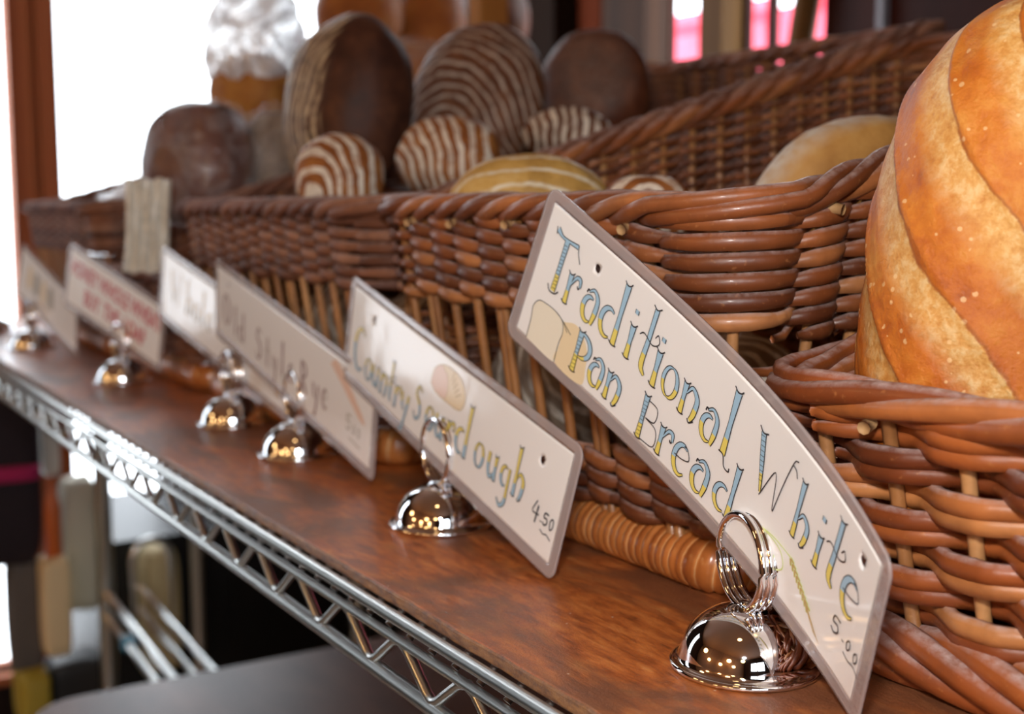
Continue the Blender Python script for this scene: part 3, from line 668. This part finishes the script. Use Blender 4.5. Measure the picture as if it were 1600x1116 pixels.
for k in range(9):
    t = k/8; x = 168.2+12*t; y = 23.1-8.0*t
    p.fat([(x, y), (x+2.0, y-.3)], [.9, .3], y+9, 1); p.fat([(x, y), (x+.7, y-2.2)], [.9, .3], y+9, 1)
for k in range(6): p.thin([(176+k*.8, 18-k*.5), (186+k*.7, 9.6-k*.2)], .16, 1)
p.done('wheat_drawing', root)
def line(A, B, k=3): A, B = np.array(A), np.array(B); return [tuple(A+(B-A)*i/(k-1)) for i in range(k)]
root, c = make_card(None, 'second card from the right, hand-lettered Country Sourdough 4.50', line((-.6215, .2710, .0556), (-.3986, .2612, .0004)), line((-.6074, .2719, .1117), (-.3845, .2666, .0557)), holes=((33.5, 42.6), (204.6, 41.5)))
p = Pen(c, YEL, BLUE, INK, split=.55)
p.ch('C', 13.5, 12.5, 13); 
for g, x, y, h in [('o', 29.6, 11.0, 11), ('u', 39.0, 11.4, 10.4), ('n', 49.6, 10.8, 10.4), ('t', 61.0, 10.8, 10.5), ('r', 67.6, 10.6, 10.4), ('y', 76.0, 10.6, 10.6), ('S', 90.0, 14.0, 9.6), ('o', 103.6, 14.0, 11), ('u', 113.6, 14.6, 10.6), ('r', 125.0, 15.0, 11), ('d', 134.6, 16.0, 12.0), ('o', 153.4, 17.4, 10.6), ('u', 165.0, 17.8, 10.6), ('g', 177.0, 18.0, 10), ('h', 187.6, 18.8, 10.6)]: p.ch(g, x, y, h)
p.done('lettering', root)
p = Pen(c, INK, INK, INK, lw=.55)
for g, x, y, h in [('4', 206.0, 17.5, 8), ('.', 213.2, 18.4, 5), ('5', 214.6, 18.4, 5), ('0', 219.6, 18.4, 5)]: p.ch(g, x, y, h)
p.thin([(214, 15.6), (217, 14.8), (219, 15.6), (222.4, 14.4)], .5); p.done('price', root)
p = Pen(c, TAN, BLUS, GOLD, lw=.35)
o_ = [(103.6, 36.0), (105.4, 43.6), (113.0, 48.2), (122.0, 49.0), (130.5, 47.6), (136.8, 41.7), (134.8, 34.6), (122.9, 33.2), (110.1, 33.6)]
p.fill(o_, .00042, 0); p.fill([(103.9, 36.2), (105.4, 43.2), (111, 47.4), (117.4, 45.0), (119.6, 39.5), (118.8, 34.0), (109.6, 33.8)], .00044, 1); p.thin(o_+[o_[0]]); p.thin([(112, 48.0), (118.6, 44.4), (120.6, 39.4), (119.4, 33.4)])
for k in range(5): a = k/4; p.thin([(124+a*9, 48.4-a*7), (122.6+a*6, 43.5-a*5)], .5)
p.done('loaf_drawing', root)
def text_part(card, body, size, x, y, mat, name, parent, bold=0.0, squeeze=1.0):
    cu = bpy.data.curves.new('t', 'FONT'); cu.body = body; cu.size = size/1000; cu.offset = bold/1000; cu.resolution_u = 3
    ob = bpy.data.objects.new('t', cu); sc.collection.objects.link(ob); dg = bpy.context.evaluated_depsgraph_get(); me = ob.evaluated_get(dg).to_mesh()
    V = [card.pos(x/1000+v.co.x*squeeze, y/1000+v.co.y, .0005) for v in me.vertices]; F = [tuple(q.vertices) for q in me.polygons]
    ob.evaluated_get(dg).to_mesh_clear(); bpy.data.objects.remove(ob); bpy.data.curves.remove(cu)
    mb = MB(); mb.add(V, F); o = mb.build(name, mat, None, smooth=False); o.parent = KIDS[-1]; return o
root, c = make_card(None, 'blurred card hand-lettered Old Style Rye, third from the right', line((-.8369, .2720, .0596), (-.5846, .2715, .0034)), line((-.8268, .2696, .1131), (-.5739, .2710, .0601)), holes=((26, 43),))
p = Pen(c, MAUV, MAUV, GREYI, lw=.5)
for g, x, y, h in [('O', 20, 16, 13), ('l', 46, 14, 10), ('d', 56, 13, 10), ('S', 92, 12, 12), ('t', 113, 11, 10), ('y', 125, 12, 10), ('l', 142, 14, 11), ('e', 156, 15, 11), ('R', 176, 15, 12), ('y', 198, 16, 11), ('e', 214, 17, 11)]: p.ch(g, x*.88, y, h*.95, h*.15)
p.done('lettering', root)
p = Pen(c, INK, INK, GREYI, lw=.7)
for g, x, y, h in [('5', 222, 17, 8), ('.', 230, 17, 5), ('0', 231, 17, 5), ('0', 237, 17, 5)]: p.ch(g, x, y, h)
p.thin([(226, 13), (241, 12)], .7); p.done('price', root)
p = Pen(c, BLUS, TAN, BLUS, lw=.5); o_ = [(198, 45), (206, 49), (222, 42), (244, 28), (238, 27), (216, 37)]
p.fill(o_, .00042, 0); p.done('bread_drawing', root)
root, c = make_card(None, 'blurred pale card with faint tan lettering, overlapping the rye card', line((-.9553, .2660, .0632), (-.7367, .2890, .0075)), line((-.9413, .2665, .1193), (-.7227, .2895, .0635)), holes=())
p = Pen(c, TAN, GREYI, GOLD, lw=.6)
for g, x, y, h in [('W', 22, 20, 13), ('h', 50, 20, 12), ('o', 64, 20, 12), ('l', 78, 20, 12), ('e', 88, 20, 12)]: p.ch(g, x, y, h, 2.2)
p.done('lettering', root)
p = Pen(c, BLUS, TAN, GOLD, lw=.6); p.fill([(104, 26), (106, 44), (114, 46), (116, 30), (111, 24)], .00042, 0); p.done('bread_drawing', root); p = Pen(c, BLUS, TAN, GOLD, lw=.6); p.fill([(196, 13), (203, 13), (204, 20), (197, 21)], .00043, 2); p.done('bread_drawing', root)
root, c = make_card(None, 'blurred card with bold red capitals, behind the small holder at the left', line((-1.1686, .2400, .0602), (-1.0055, .2800, .0130)), line((-1.1572, .2460, .1166), (-.9913, .2830, .0691)), holes=())
s_ = c.W*1000
text_part(c, 'HONEY WHOLE WHEAT', 19, 9, 33, REDI, 'lettering', root, bold=.55, squeeze=.76*s_/174)
text_part(c, 'BUY  THE  LOAF', 19, 38, 13, REDI, 'lettering', root, bold=.55, squeeze=.78*s_/174)
root, c = make_card(None, 'farthest blurred grey-beige card at the left, its corner touching the board', line((-1.4351, .2460, .0532), (-1.2582, .2700, .0004)), line((-1.4203, .2530, .1101), (-1.2425, .2695, .0555)), holes=())
p = Pen(c, TAN, GREYI, GREYI, lw=.6)
for k in range(4): p.fill([(30+k*22, 20), (31+k*22, 40), (44+k*22, 42), (46+k*22, 22)], .00042, 1 if k % 2 else 0)
p.done('bread_drawing', root)

# ------------------------------------------------------------------ bread
def bread_mat(name, cols, stripes=None, xmax=None, flour=0.0, sharp=.12, freq=190, thr=.1, scale=55, ax=(1, .8), center=(0, 0), zmin=-1, rough=.5):
    t = NT(name); n = t.noise(scale, 6, .65); n2 = t.noise(scale*6, 3)
    c = t.ramp(n, [(.3, cols[0]), (.5, cols[1]), (.68, cols[2])])
    sx = t.n('ShaderNodeSeparateXYZ'); t.l(t.obj(), sx.inputs[0]); X, Y, Z = sx.outputs
    if stripes:
        dx = t.math('MULTIPLY', t.math('SUBTRACT', X, center[0]), ax[0]); dy = t.math('MULTIPLY', t.math('SUBTRACT', Y, center[1]), ax[1])
        r = t.math('SQRT', t.math('ADD', t.math('MULTIPLY', dx, dx), t.math('MULTIPLY', dy, dy)))
        s_ = t.math('SINE', t.math('MULTIPLY', t.math('ADD', r, t.math('MULTIPLY', t.noise(16, 4), .022)), freq*2.0))
        k = t.math('MULTIPLY_ADD', s_, 3.0, -thr*3, clamp=True)
        k = t.math('MULTIPLY', k, t.math('MULTIPLY_ADD', t.math('SUBTRACT', Z, zmin), 120, 0, clamp=True))
        k = t.math('MULTIPLY', k, t.ramp(t.noise(90, 4, .7), [(.32, .15), (.55, 1.0)]))
        if xmax is not None: k = t.math('MULTIPLY', k, t.math('MULTIPLY_ADD', t.math('SUBTRACT', xmax, X), 200, 0, clamp=True))
        c = t.mix(k, c, stripes)
    if flour:
        f_ = t.math('MULTIPLY', t.math('MULTIPLY_ADD', t.math('SUBTRACT', Z, zmin), 90, 0, clamp=True), t.ramp(n2, [(.3, .3*flour), (.6, flour)])); c = t.mix(f_, c, (.62, .56, .48))
    t.base(c, t.math('MULTIPLY_ADD', n, .3, rough-.05), 0, 0, .3); t.bump(t.math('ADD', n, t.math('MULTIPLY', n2, .3)), .5, .002); return t.m
def ellipsoid(a, b, c, nu=56, nv=36, p=2.3, amp=.03, sd=0, fn=None):
    mb = MB(); V = []; F = []
    sg = lambda v, e: math.copysign(abs(v)**e, v); e = 2/p
    for j in range(1, nv):
        ph = -PI/2 + PI*j/nv
        for i in range(nu):
            th = 2*PI*i/nu; x = sg(math.cos(ph), e)*sg(math.cos(th), e); y = sg(math.cos(ph), e)*sg(math.sin(th), e); z = sg(math.sin(ph), e)
            q = Vector((x, y, z)); k = 1 + amp*noise.noise(q*1.6+Vector((sd*3.1, sd, 0))) + amp*.35*noise.noise(q*5+Vector((sd, 0, 5)))
            v = Vector((x*a, y*b, z*c))*k
            if fn: v = fn(v, q)
            V.append(tuple(v))
    for j in range(nv-2):
        for i in range(nu): F.append((j*nu+i, j*nu+(i+1) % nu, (j+1)*nu+(i+1) % nu, (j+1)*nu+i))
    V.append((0, 0, -c)); V.append((0, 0, c)); s_ = len(V)-2; L = (nv-2)*nu
    for i in range(nu): F.append((s_, (i+1) % nu, i)); F.append((s_+1, L+i, L+(i+1) % nu))
    mb.add(V, F); return mb
def frame_cam(face, roll=0.0):
    z = (cR*face[0] + Vector((0, 0, 1))*face[1] + cF*face[2]).normalized()
    y = Vector((0, 0, 1)) - z*z.z; y.normalize(); x = y.cross(z)
    R = Matrix((x, y, z)).transposed(); return R @ Matrix.Rotation(roll, 3, 'Z')
def loaf(px, py, d, a, b, c, face, mat, label, roll=0, p=2.2, amp=.05, sd=0, name='bread_loaf', group=None, fn=None, flat=None, loc=None):
    def f2(v, q):
        if flat is not None and v.z < flat: v.z = flat + (v.z-flat)*.15
        return fn(v, q) if fn else v
    o = ellipsoid(a, b, c, p=p, amp=amp, sd=sd, fn=f2).build(name, mat)
    o.location = loc if loc is not None else at_d(px, py, d); R = frame_cam(face, roll).to_4x4(); o.rotation_euler = R.to_euler()
    return tag(o, label, 'bread', group)
# the big crusty loaf: slashes run diagonally round it
BZ = .116; BA, BB, BH = .0545, .042, .096
def slash_q(phi, z): return (-z/.000189 + 480 + 350*phi)
def big_fn(v, q):
    phi = math.atan2(-v.x, -v.y); qq = slash_q(phi, v.z); r = Vector((v.x, v.y, 0)); k = 0
    cut = (qq-170) % 225 - 112.5     # 0 at mid of an opening's period
    t = cut+112.5                    # distance past the centre of an opening
    t = (t+60) % 225 - 60            # -60..165
    env = max(0, 1-(abs(v.z)/(BH*1.02))**6)
    if -58 < t < 62: k = -.0009*math.sin((t+58)/120*PI)**.7
    k += .0009*math.exp(-((t+68)/12)**2) + .0009*math.exp(-((t-157)/12)**2)
    v = v + r.normalized()*k*env if r.length > 1e-5 else v
    return v
def big_mat():
    t = NT('golden_crust'); sx = t.n('ShaderNodeSeparateXYZ'); t.l(t.obj(), sx.inputs[0]); X, Y, Z = sx.outputs
    phi = t.math('ARCTAN2', t.math('MULTIPLY', X, -1), t.math('MULTIPLY', Y, -1))
    n = t.noise(48, 8, .70); n2 = t.noise(230, 5, .75); n3 = t.noise(9, 3)
    q = t.math('ADD', t.math('MULTIPLY_ADD', Z, -1/.000189, 480), t.math('MULTIPLY', phi, 350))
    q = t.math('ADD', q, t.math('ADD', t.math('MULTIPLY_ADD', n, 60, -30), t.math('MULTIPLY_ADD', t.noise(14, 3), 130, -65)))
    w = t.math('MODULO', t.math('ADD', t.math('SUBTRACT', q, 170), 2250+60), 225)   # 0..225, opening 0..120
    op = t.ramp(t.math('DIVIDE', w, 225), [(0.0, 0.0), (.028, 1.0), (.30, .85), (.56, 0.0)])
    crust = t.ramp(n, [(.32, (.22, .042, .005)), (.43, (.44, .105, .008)), (.55, (.57, .170, .014)), (.70, (.70, .31, .055))])
    crust = t.mix(t.ramp(n3, [(.4, 0.0), (.7, .5)]), crust, (.36, .08, .008))
    inner = t.ramp(n2, [(.32, (.50, .20, .035)), (.48, (.66, .36, .10)), (.62, (.76, .54, .25))])
    c = t.mix(t.math('MULTIPLY', op, .85), crust, inner)
    v = t.n('ShaderNodeTexVoronoi'); v.inputs['Scale'].default_value = 240; t.l(t.obj(), v.inputs['Vector'])
    bl = t.math('MULTIPLY', t.math('LESS_THAN', v.outputs['Distance'], .2), t.math('GREATER_THAN', t.noise(70, 2), .53)); c = t.mix(t.math('MULTIPLY', bl, .5), c, (.86, .60, .30))
    v2 = t.n('ShaderNodeTexVoronoi'); v2.inputs['Scale'].default_value = 42; t.l(t.obj(), v2.inputs['Vector'])
    b2 = t.math('MULTIPLY', t.math('LESS_THAN', t.math('ADD', v2.outputs['Distance'], t.math('MULTIPLY_ADD', n2, .3, -.15)), .10), t.math('GREATER_THAN', n3, .5)); c = t.mix(t.math('MULTIPLY', b2, .6), c, (.84, .56, .26))
    ed = t.ramp(t.math('DIVIDE', w, 225), [(0.0, .7), (.03, 0.0), (.965, 0.0), (1.0, .7)]); c = t.mix(ed, c, (.26, .075, .015))  # shadow line of the slash's ear, put into the crust colour
    t.base(c, t.math('MULTIPLY_ADD', n, .3, .36), 0, 0, .4); t.bump(t.math('ADD', n, t.math('MULTIPLY', n2, .7)), .7, .0018); return t.m
mbb = ellipsoid(BA, BB, BH, nu=260, nv=220, p=2.35, amp=.025, sd=4, fn=big_fn)
big = mbb.build('crusty_loaf', big_mat()); big.location = at_d(1629, 480, .388)
zz = -cF.copy(); zz.z = 0; zz.normalize(); big.rotation_euler = (0, 0, math.atan2(zz.y, zz.x)+PI/2); big.rotation_euler.rotate_axis('Y', math.radians(3))
tag(big, 'large golden crusty loaf with diagonal slashes standing in the nearest basket', 'bread')

DK = [(.030, .010, .006), (.060, .019, .009), (.10, .035, .015)]
MK = [(.06, .02, .008), (.12, .04, .016), (.19, .075, .03)]
GK = [(.14, .04, .010), (.26, .085, .018), (.38, .15, .035)]
YK = [(.32, .17, .04), (.50, .29, .075), (.58, .38, .14)]
FL = (.68, .60, .50)
G1 = 'striped loaves in the middle tall basket'
loaf(543, 168, .905, .054, .067, .040, (-.72, .10, -.66), bread_mat('dark_striped', DK, (.52, .38, .23), freq=440, thr=-.35, zmin=-.03, center=(.085, -.035), ax=(1, .62), xmax=.024), 'tallest dark loaf with tan flour stripes, upright in middle basket', roll=.05, sd=1, group=G1)
loaf(748, 160, .985, .054, .064, .036, (-.30, .30, -.88), bread_mat('brown_ringed', MK, (.44, .34, .27), freq=400, thr=.35, zmin=-.002, center=(-.015, -.10), ax=(1.4, .8)), 'upright brown ringed loaf between the two darker tall ones', sd=2, group=G1)
loaf(930, 140, 1.05, .046, .054, .034, (-.15, .30, -.92), bread_mat('dark_plain', [(.05, .013, .006), (.10, .027, .010), (.15, .045, .016)], flour=.12, zmin=.02), 'smooth dark brown loaf without stripes, rightmost upright one at the back', sd=3, group=G1)
SM = lambda nm, fq, cen, ax=(1, .8), cols=GK: bread_mat(nm, cols, FL, freq=fq, thr=-.05, zmin=-.02, center=cen, ax=ax, scale=70)
loaf(530, 276, .775, .028, .027, .022, (-.1, .35, -.92), SM('swirl_a', 420, (-.012, -.036), (1.3, .7)), 'small loaf with white flour swirl before the tallest dark loaf', sd=4, group=G1)
loaf(700, 246, .82, .036, .027, .024, (-.35, .45, -.8), SM('swirl_b', 470, (-.045, -.045)), 'small brown loaf with curved white stripes, below the ringed loaf', sd=5, group=G1)
loaf(888, 214, .875, .032, .016, .022, (-.2, .7, -.6), SM('swirl_c', 440, (-.05, -.03), cols=MK), 'small floury striped loaf showing just over the basket side, below the smooth dark one', sd=6, group=G1)
G2 = 'loaves in the right tall basket'
loaf(828, 322, .645, .042, .024, .028, (.15, .65, -.7), bread_mat('yellow_striped', YK, (.66, .58, .44), freq=330, thr=.62, zmin=-.02, center=(-.02, -.06), ax=(.45, 1)), 'yellowish long loaf with thin floury lines just over the rim', sd=7, p=2.1, group=G2)
def disc_fn(v, q): return v
loaf(1322, 336, .60, .058, .050, .026, (-.42, .50, .72), bread_mat('floury_round', [(.34, .15, .035), (.50, .26, .07), (.60, .38, .14)], flour=1.0, zmin=-.007, scale=26), 'round golden loaf with a floury white edge behind the big crusty one', sd=8, p=2.1, group=G2)
loaf(1008, 330, .61, .024, .013, .02, (0, .6, -.7), SM('swirl_d', 430, (0, -.02)), 'little striped loaf, barely seen over the front rim', sd=9, group=G2)
GR = [(.13, .08, .05), (.24, .17, .12), (.34, .27, .21)]
for k, (X, Y, Z, lab) in enumerate([(-.535, .365, .055, 'floury grey-brown loaf behind the open stakes, left'), (-.440, .375, .052, 'floury grey-brown loaf behind the open stakes, right')]):
    loaf(0, 0, 0, .046, .040, .036, (-.3, .6, -.7), bread_mat('dusty_crust', GR, FL, freq=520, thr=.2, zmin=-.02, center=(.02, 0)), lab + ' in the right tall basket', sd=11+k, loc=Vector((X, Y, Z)), group=G2)
for k, (X, Y, Z, lab) in enumerate([(-.70, .372, .055, 'floury loaf low behind the stakes of the middle basket, right one'), (-.82, .372, .055, 'floury loaf low behind the stakes of the middle basket, middle one')]):
    loaf(0, 0, 0, .050, .040, .038, (-.3, .6, -.7), bread_mat('dusty_crust', GR, FL, freq=480, thr=.1, zmin=-.02, center=(.02, 0)), lab, sd=15+k, loc=Vector((X, Y, Z)), group=G1)
for k, (X, Y, Z, lab) in enumerate([(-.815, .405, .115, 'dark loaf lying under the tallest striped loaf'), (-.80, .52, .10, 'dark loaf lying under the ringed loaf'), (-.79, .63, .115, 'dark loaf lying under the smooth dark loaf')]):
    loaf(0, 0, 0, .055, .050, .045, (0, 1, .1), bread_mat('dark_plain', DK), lab, sd=18+k, loc=Vector((X, Y, Z)), group=G1)
# bagged bread
def crumple(a, b, c, amp, sd, top=None, nu=96, nv=64):
    def fn(v, q):
        k = abs(noise.noise(q*2.3+Vector((sd, 0, 0)))) + .5*abs(noise.noise(q*6+Vector((0, sd, 0))))
        v = v*(1+amp*(k-.25))
        if top and q.y > .45: f_ = (q.y-.45)/.55; v.x *= 1-.55*f_; v.z *= 1-.55*f_; v.y += top*f_*f_
        return v
    return ellipsoid(a, b, c, nu=nu, nv=nv, p=2.1, amp=0, sd=sd, fn=fn)
def bagged(px, py, d, a, b, c, mat, bagmat, label, face=(-.1, .05, -1), bag=(1.12, 1.1, 1.15), top=None, lo=(0, 0), sd=0):
    root = empty('bagged_bread', at_d(px, py, d), label, 'bagged bread'); R = frame_cam(face).to_4x4(); root.rotation_euler = R.to_euler()
    o = ellipsoid(a, b, c, amp=.05, sd=sd).build('loaf', mat, None); o.parent = root; o.location = (lo[0], lo[1], 0)
    o = crumple(a*bag[0], b*bag[1], c*bag[2], .16, sd, top).build('bag', bagmat, None); o.parent = root
    return root
def streak():
    t = NT('bagged_dark_crust'); n = t.noise(26, 4, sc3=(1, .2, 1)); t.base(t.ramp(n, [(.35, (.05, .013, .006)), (.55, (.14, .035, .012)), (.7, (.36, .17, .03))]), .4); return t.m
bg = bagged(312, 256, 1.075, .048, .052, .045, streak(), CELLO, 'dark round loaf in clear cellophane, standing in the low basket at the left', sd=21, bag=(1.10, 1.10, 1.15))
# the gathered end of that bag hangs over the basket's side
mb = MB(); V = []; F = []; nx, nz = 40, 24
for sgn in (1, -1):
    for j in range(nz+1):
        t = j/nz; wdt = .018*(1-.06*math.sin(t*PI))
        for i in range(nx+1):
            s_ = i/nx*2-1; q = at_Y(231, 280, .268) ; off = .0022*math.sin(s_*15+t*2)+.0012*math.sin(s_*37-t*4)+.0012*sgn
            P = q + cR*(s_*wdt - .004*(t)) + Vector((0, 0, -1))*(t*.072 + .001*math.sin(s_*9)) - cF*off
            V.append(tuple(P))
n1 = (nx+1)*(nz+1)
for l_ in range(2):
    for j in range(nz):
        for i in range(nx):
            a = l_*n1+j*(nx+1)+i; F.append((a, a+1, a+nx+2, a+nx+1) if l_ == 0 else (a, a+nx+1, a+nx+2, a+1))
mb.add(V, F); o = mb.build('bag_end', CELLO_B); tag(o, 'cream crinkled cellophane bag end hanging between the two baskets at the left', 'plastic bag')
bagged(432, 246, 1.10, .026, .040, .03, bread_mat('pale_bagged', GR), CELLO, 'narrow loaf in clear wrap left of the tallest dark striped loaf', sd=23, bag=(1.15, 1.12, 1.2))
bagged(398, 70, 1.34, .046, .040, .04, bread_mat('orange_bagged', [(.22, .08, .02), (.38, .15, .03), (.46, .22, .05)]), CELLO_W, 'tall white crinkled bag of bread in front of the bright window', sd=25, bag=(1.12, 1.75, 1.2), lo=(0, -.052))
mb = crumple(.075, .03, .028, .5, 31); o = mb.build('plastic_bag', cello('shiny_wrap', (.9, .9, .95), .75, 1.2, .1)); o.location = (-1.37, .355, .135)
tag(o, 'shiny clear plastic bag lying in the farthest basket', 'plastic bag')
# a wooden tier behind the baskets with more bread on it
TIER = plank_mat('tier_wood', (.22, .075, .015), (.36, .14, .03), (.42, .18, .04), (1, 1, .1))
mb = MB(); box(mb, -2.1, -1.05, .80, 1.15, .27, .295); box(mb, -2.1, -2.05, .80, 1.15, 0, .27); box(mb, -1.10, -1.05, .80, 1.15, 0, .27); box(mb, -2.1, -1.05, 1.13, 1.15, 0, .27); box(mb, -1.62, -1.58, .80, .84, .0, .27); box(mb, -1.42, -1.39, .80, .84, .295, .75)
tag(mb.build('display_riser', TIER, smooth=False), 'orange-brown wooden riser behind the baskets carrying more loaves', 'riser')
OB = bread_mat('orange_crust', [(.18, .05, .012), (.34, .11, .022), (.44, .18, .04)], scale=16)
GB = 'blurred loaves on the riser at the back'
loaf(560, 25, 1.72, .060, .075, .05, (0, .4, -.9), OB, 'blurred orange-brown loaf above the tallest dark loaf', sd=41, group=GB)
loaf(668, 40, 1.80, .055, .080, .05, (0, .4, -.9), OB, 'blurred orange-brown loaf above and left of the ringed loaf', sd=42, group=GB)
loaf(772, 35, 1.95, .055, .080, .05, (0, .4, -.9), bread_mat('brown_crust', MK, scale=16), 'blurred brown loaf on the riser, rightmost of its row', sd=43, group=GB)
bagged(640, 130, 1.42, .05, .045, .04, OB, CELLO, 'loaf in glossy clear wrap between the tallest dark loaf and ringed loaf', sd=45)
mb = MB(); P0 = at_d(440, 10, 1.62); tube(mb, [tuple(P0+Vector((0, 0, -.1))), tuple(P0+Vector((0, 0, .2)))], .04, 12); tag(mb.build('post', DARKW), 'dark blurred post rising behind the white bread bag', 'post') if False else None

# ------------------------------------------------------------------ below the shelf
def slab(name, px0, px1, py0, py1, X, th, mat, label, cat, rnd_=.3):
    a = at_X(px0, (py0+py1)/2, X); b = at_X(px1, (py0+py1)/2, X); z1 = at_X((px0+px1)/2, py0, X).z; z0 = at_X((px0+px1)/2, py1, X).z
    hw, hh, cy, cz = abs(b.y-a.y)/2, abs(z1-z0)/2, (a.y+b.y)/2, (z1+z0)/2
    o = ellipsoid(th/2, hw, hh, nu=48, nv=32, p=6, amp=.05, sd=px0).build(name, mat); o.location = (X, cy, cz); return tag(o, label, cat) if label else o
CLOTH = lambda nm, c: (lambda t: t.base(t.mix(t.noise(14, 3), tuple(x*.6 for x in c), c), .85))(NT(nm))
coat = empty('hanging_coat', at_X(30, 1040, -1.9), 'dark hanging coat with a magenta belt, below the shelf at the far left', 'coat')
def coat_part(nm, px0, px1, y0, y1, mat, th=.09, X=-1.9):
    o = slab(nm, px0, px1, y0, y1, X, th, mat, None, None); o.parent = coat; o.location = Vector(o.location)-coat.location
coat_part('coat_body', -60, 58, 560, 880, CLOTH('dark_cloth', (.02, .010, .016)))
coat_part('belt', -62, 57, 722, 748, CLOTH('magenta_cloth', (.50, .015, .12)), .10, -1.895)
coat_part('lining', 12, 62, 870, 1046, CLOTH('speckled_grey_cloth', (.13, .11, .10)), .07)
tag(slab('box', 26, 74, 1040, 1130, -1.88, .10, plain('mustard_card', (.42, .30, .03), .6), 'mustard yellow box below the dark coat', 'box'), None)
def bottle(px, y0, y1, r, X, mat, label):
    t = at_X(px, y0, X); b = at_X(px, y1, X); mb = MB(); h = t.z-b.z; mb2 = [(0, 0), (r*.9, 0), (r, .004), (r, h*.62), (r*.8, h*.74), (r*.35, h*.84), (r*.35, h*.98), (0, h)]
    lathe(mb, mb2, n=24); o = mb.build('bottle', mat); o.location = b; return tag(o, label, 'bottle')
slab('tub', 74, 160, 1022, 1110, -1.9, .08, plain('black_plastic', (.02, .018, .018), .5), 'black plastic tub under the cartons, below the shelf', 'tub')
bottle(85, 745, 872, .012, -1.86, plain('orange_plastic', (.55, .12, .02), .4), 'slim orange bottle standing on the cream carton under the shelf')
slab('carton', 62, 108, 868, 1022, -1.86, .06, plain('cream_card', (.80, .62, .36), .6), 'cream carton under the shelf, right of the dark coat', 'carton')
slab('carton', 96, 150, 745, 950, -1.95, .06, plain('beige_card', (.55, .50, .38), .6), 'greyish beige carton beside the chrome rack post', 'carton')
slab('jar', 62, 90, 650, 742, -1.95, .05, plain('pale_plastic', (.75, .70, .60), .5), 'pale jar right of the coat, under the shelf end', 'jar')
rk = empty('wire_rack', (-1.85, .5, FLOORZ), 'blurred second chrome wire rack standing beyond the shelf end, below', 'rack')
def rod(nm, pts, r): mb = MB(); tube(mb, pts, r, 12); mb.build(nm, STEEL, rk)
P = at_X(165, 900, -1.85); rod('post', [(P.x, P.y, FLOORZ), (P.x, P.y, -.06)], .0125)
Q = at_X(311, 950, -1.85); rod('post', [(Q.x, Q.y, FLOORZ), (Q.x, Q.y, -.06)], .0110)
rod('post', [(P.x+.42, P.y-.02, FLOORZ), (P.x+.42, P.y-.02, -.40)], .011) if False else None
for (y0_, off) in ((925, 0), (960, .0)):
    a = at_X(165, y0_, -1.85); dz = a.z; rod('rail', [(a.x, a.y, dz), (a.x+.55, a.y-.02, dz)], .0055)
    rod('rail', [(a.x, a.y+.05, dz), (a.x+.55, a.y+.03, dz)], .0045)
a = at_X(212, 1020, -1.8); t_ = at_X(240, 842, -1.8)
pts = [(a.x, a.y, a.z)] + [(a.x, a.y, t_.z-.03)] + [(a.x, a.y+.028-.028*math.cos(k/8*PI), t_.z-.03+.03*math.sin(k/8*PI)) for k in range(1, 8)] + [(a.x, a.y+.056, t_.z-.03), (a.x, a.y+.056, a.z)]
rod('handle', pts, .0055)
slab('flour_sack', 222, 275, 852, 1040, -1.95, .08, plain('sack_paper', (.62, .50, .27), .8), 'beige paper sack seen through the looped rack handle', 'sack')
slab('bowl_lid', 190, 212, 995, 1016, -1.7, .02, plain('blue_plastic', (.03, .25, .42), .4), 'small blue lid lying under the shelf by the rack rails', 'lid')
mb = MB(); yc = at_X(172, 850, -2.0).y; ym = at_X(342, 850, -2.0).y; zc = at_X(250, 838, -2.0).z; box(mb, -2.35, -2.0, yc, ym, FLOORZ, zc); box(mb, -2.35, -2.0, ym, 1.38, FLOORZ, -.06); box(mb, -2.0, -.2, .86, .90, FLOORZ, -.06)  # black boxes and panel added as a backdrop for the dark area under the shelf
bdrop = mb.build('backdrop', plain('black_backing', (.008, .007, .007), .5), smooth=False); tag(bdrop, 'black backdrop boxes and panel standing in for the dark space under the shelf', 'backdrop')
mb = MB(); box(mb, -2.002, -1.996, ym+.02, .98, -.92, -.10); o = mb.build('backdrop_front', plain('black_front', (.010, .009, .009), .45), bdrop, smooth=False)  # thin black front of the added backdrop
# floor-standing legs of the wire shelf
for (x, y) in ((-1.70, .202), (.30, .202), (-1.70, .76), (.30, .76)):
    mb = MB(); tube(mb, [(x, y+.002, FLOORZ), (x, y+.002, -.004)], .0120, 16); mb.build('post', STEEL, ws)
# pendant lamps
GLOBE = NT('lit_globe'); GLOBE.base((.9, .8, .6), .4); GLOBE.b.inputs['Emission Color'].default_value = (1, .58, .22, 1); GLOBE.b.inputs['Emission Strength'].default_value = 5.5; GLOBE = GLOBE.m
for k, p_ in enumerate(LAMPS):
    r_ = empty('pendant_lamp', p_[:3], 'warm pendant lamp hanging from the ceiling behind the photographer', 'lamp', 'pendant lamps over the shop')
    mb = MB(); lathe(mb, [(.012, p_[3]+.02), (.04, p_[3]+.015), (.04, p_[3]-.01), (.001, p_[3]-.01)], n=24); o = mb.build('cap', DARKW, None); o.parent = r_
    o = ellipsoid(p_[3], p_[3], p_[3], nu=24, nv=16, p=2, amp=0).build('glowing_globe', GLOBE, None); o.parent = r_
    mb = MB(); tube(mb, [(0, 0, p_[3]+.015), (0, 0, CEILZ-p_[2])], .004, 6); o = mb.build('cord', DARKW, None); o.parent = r_
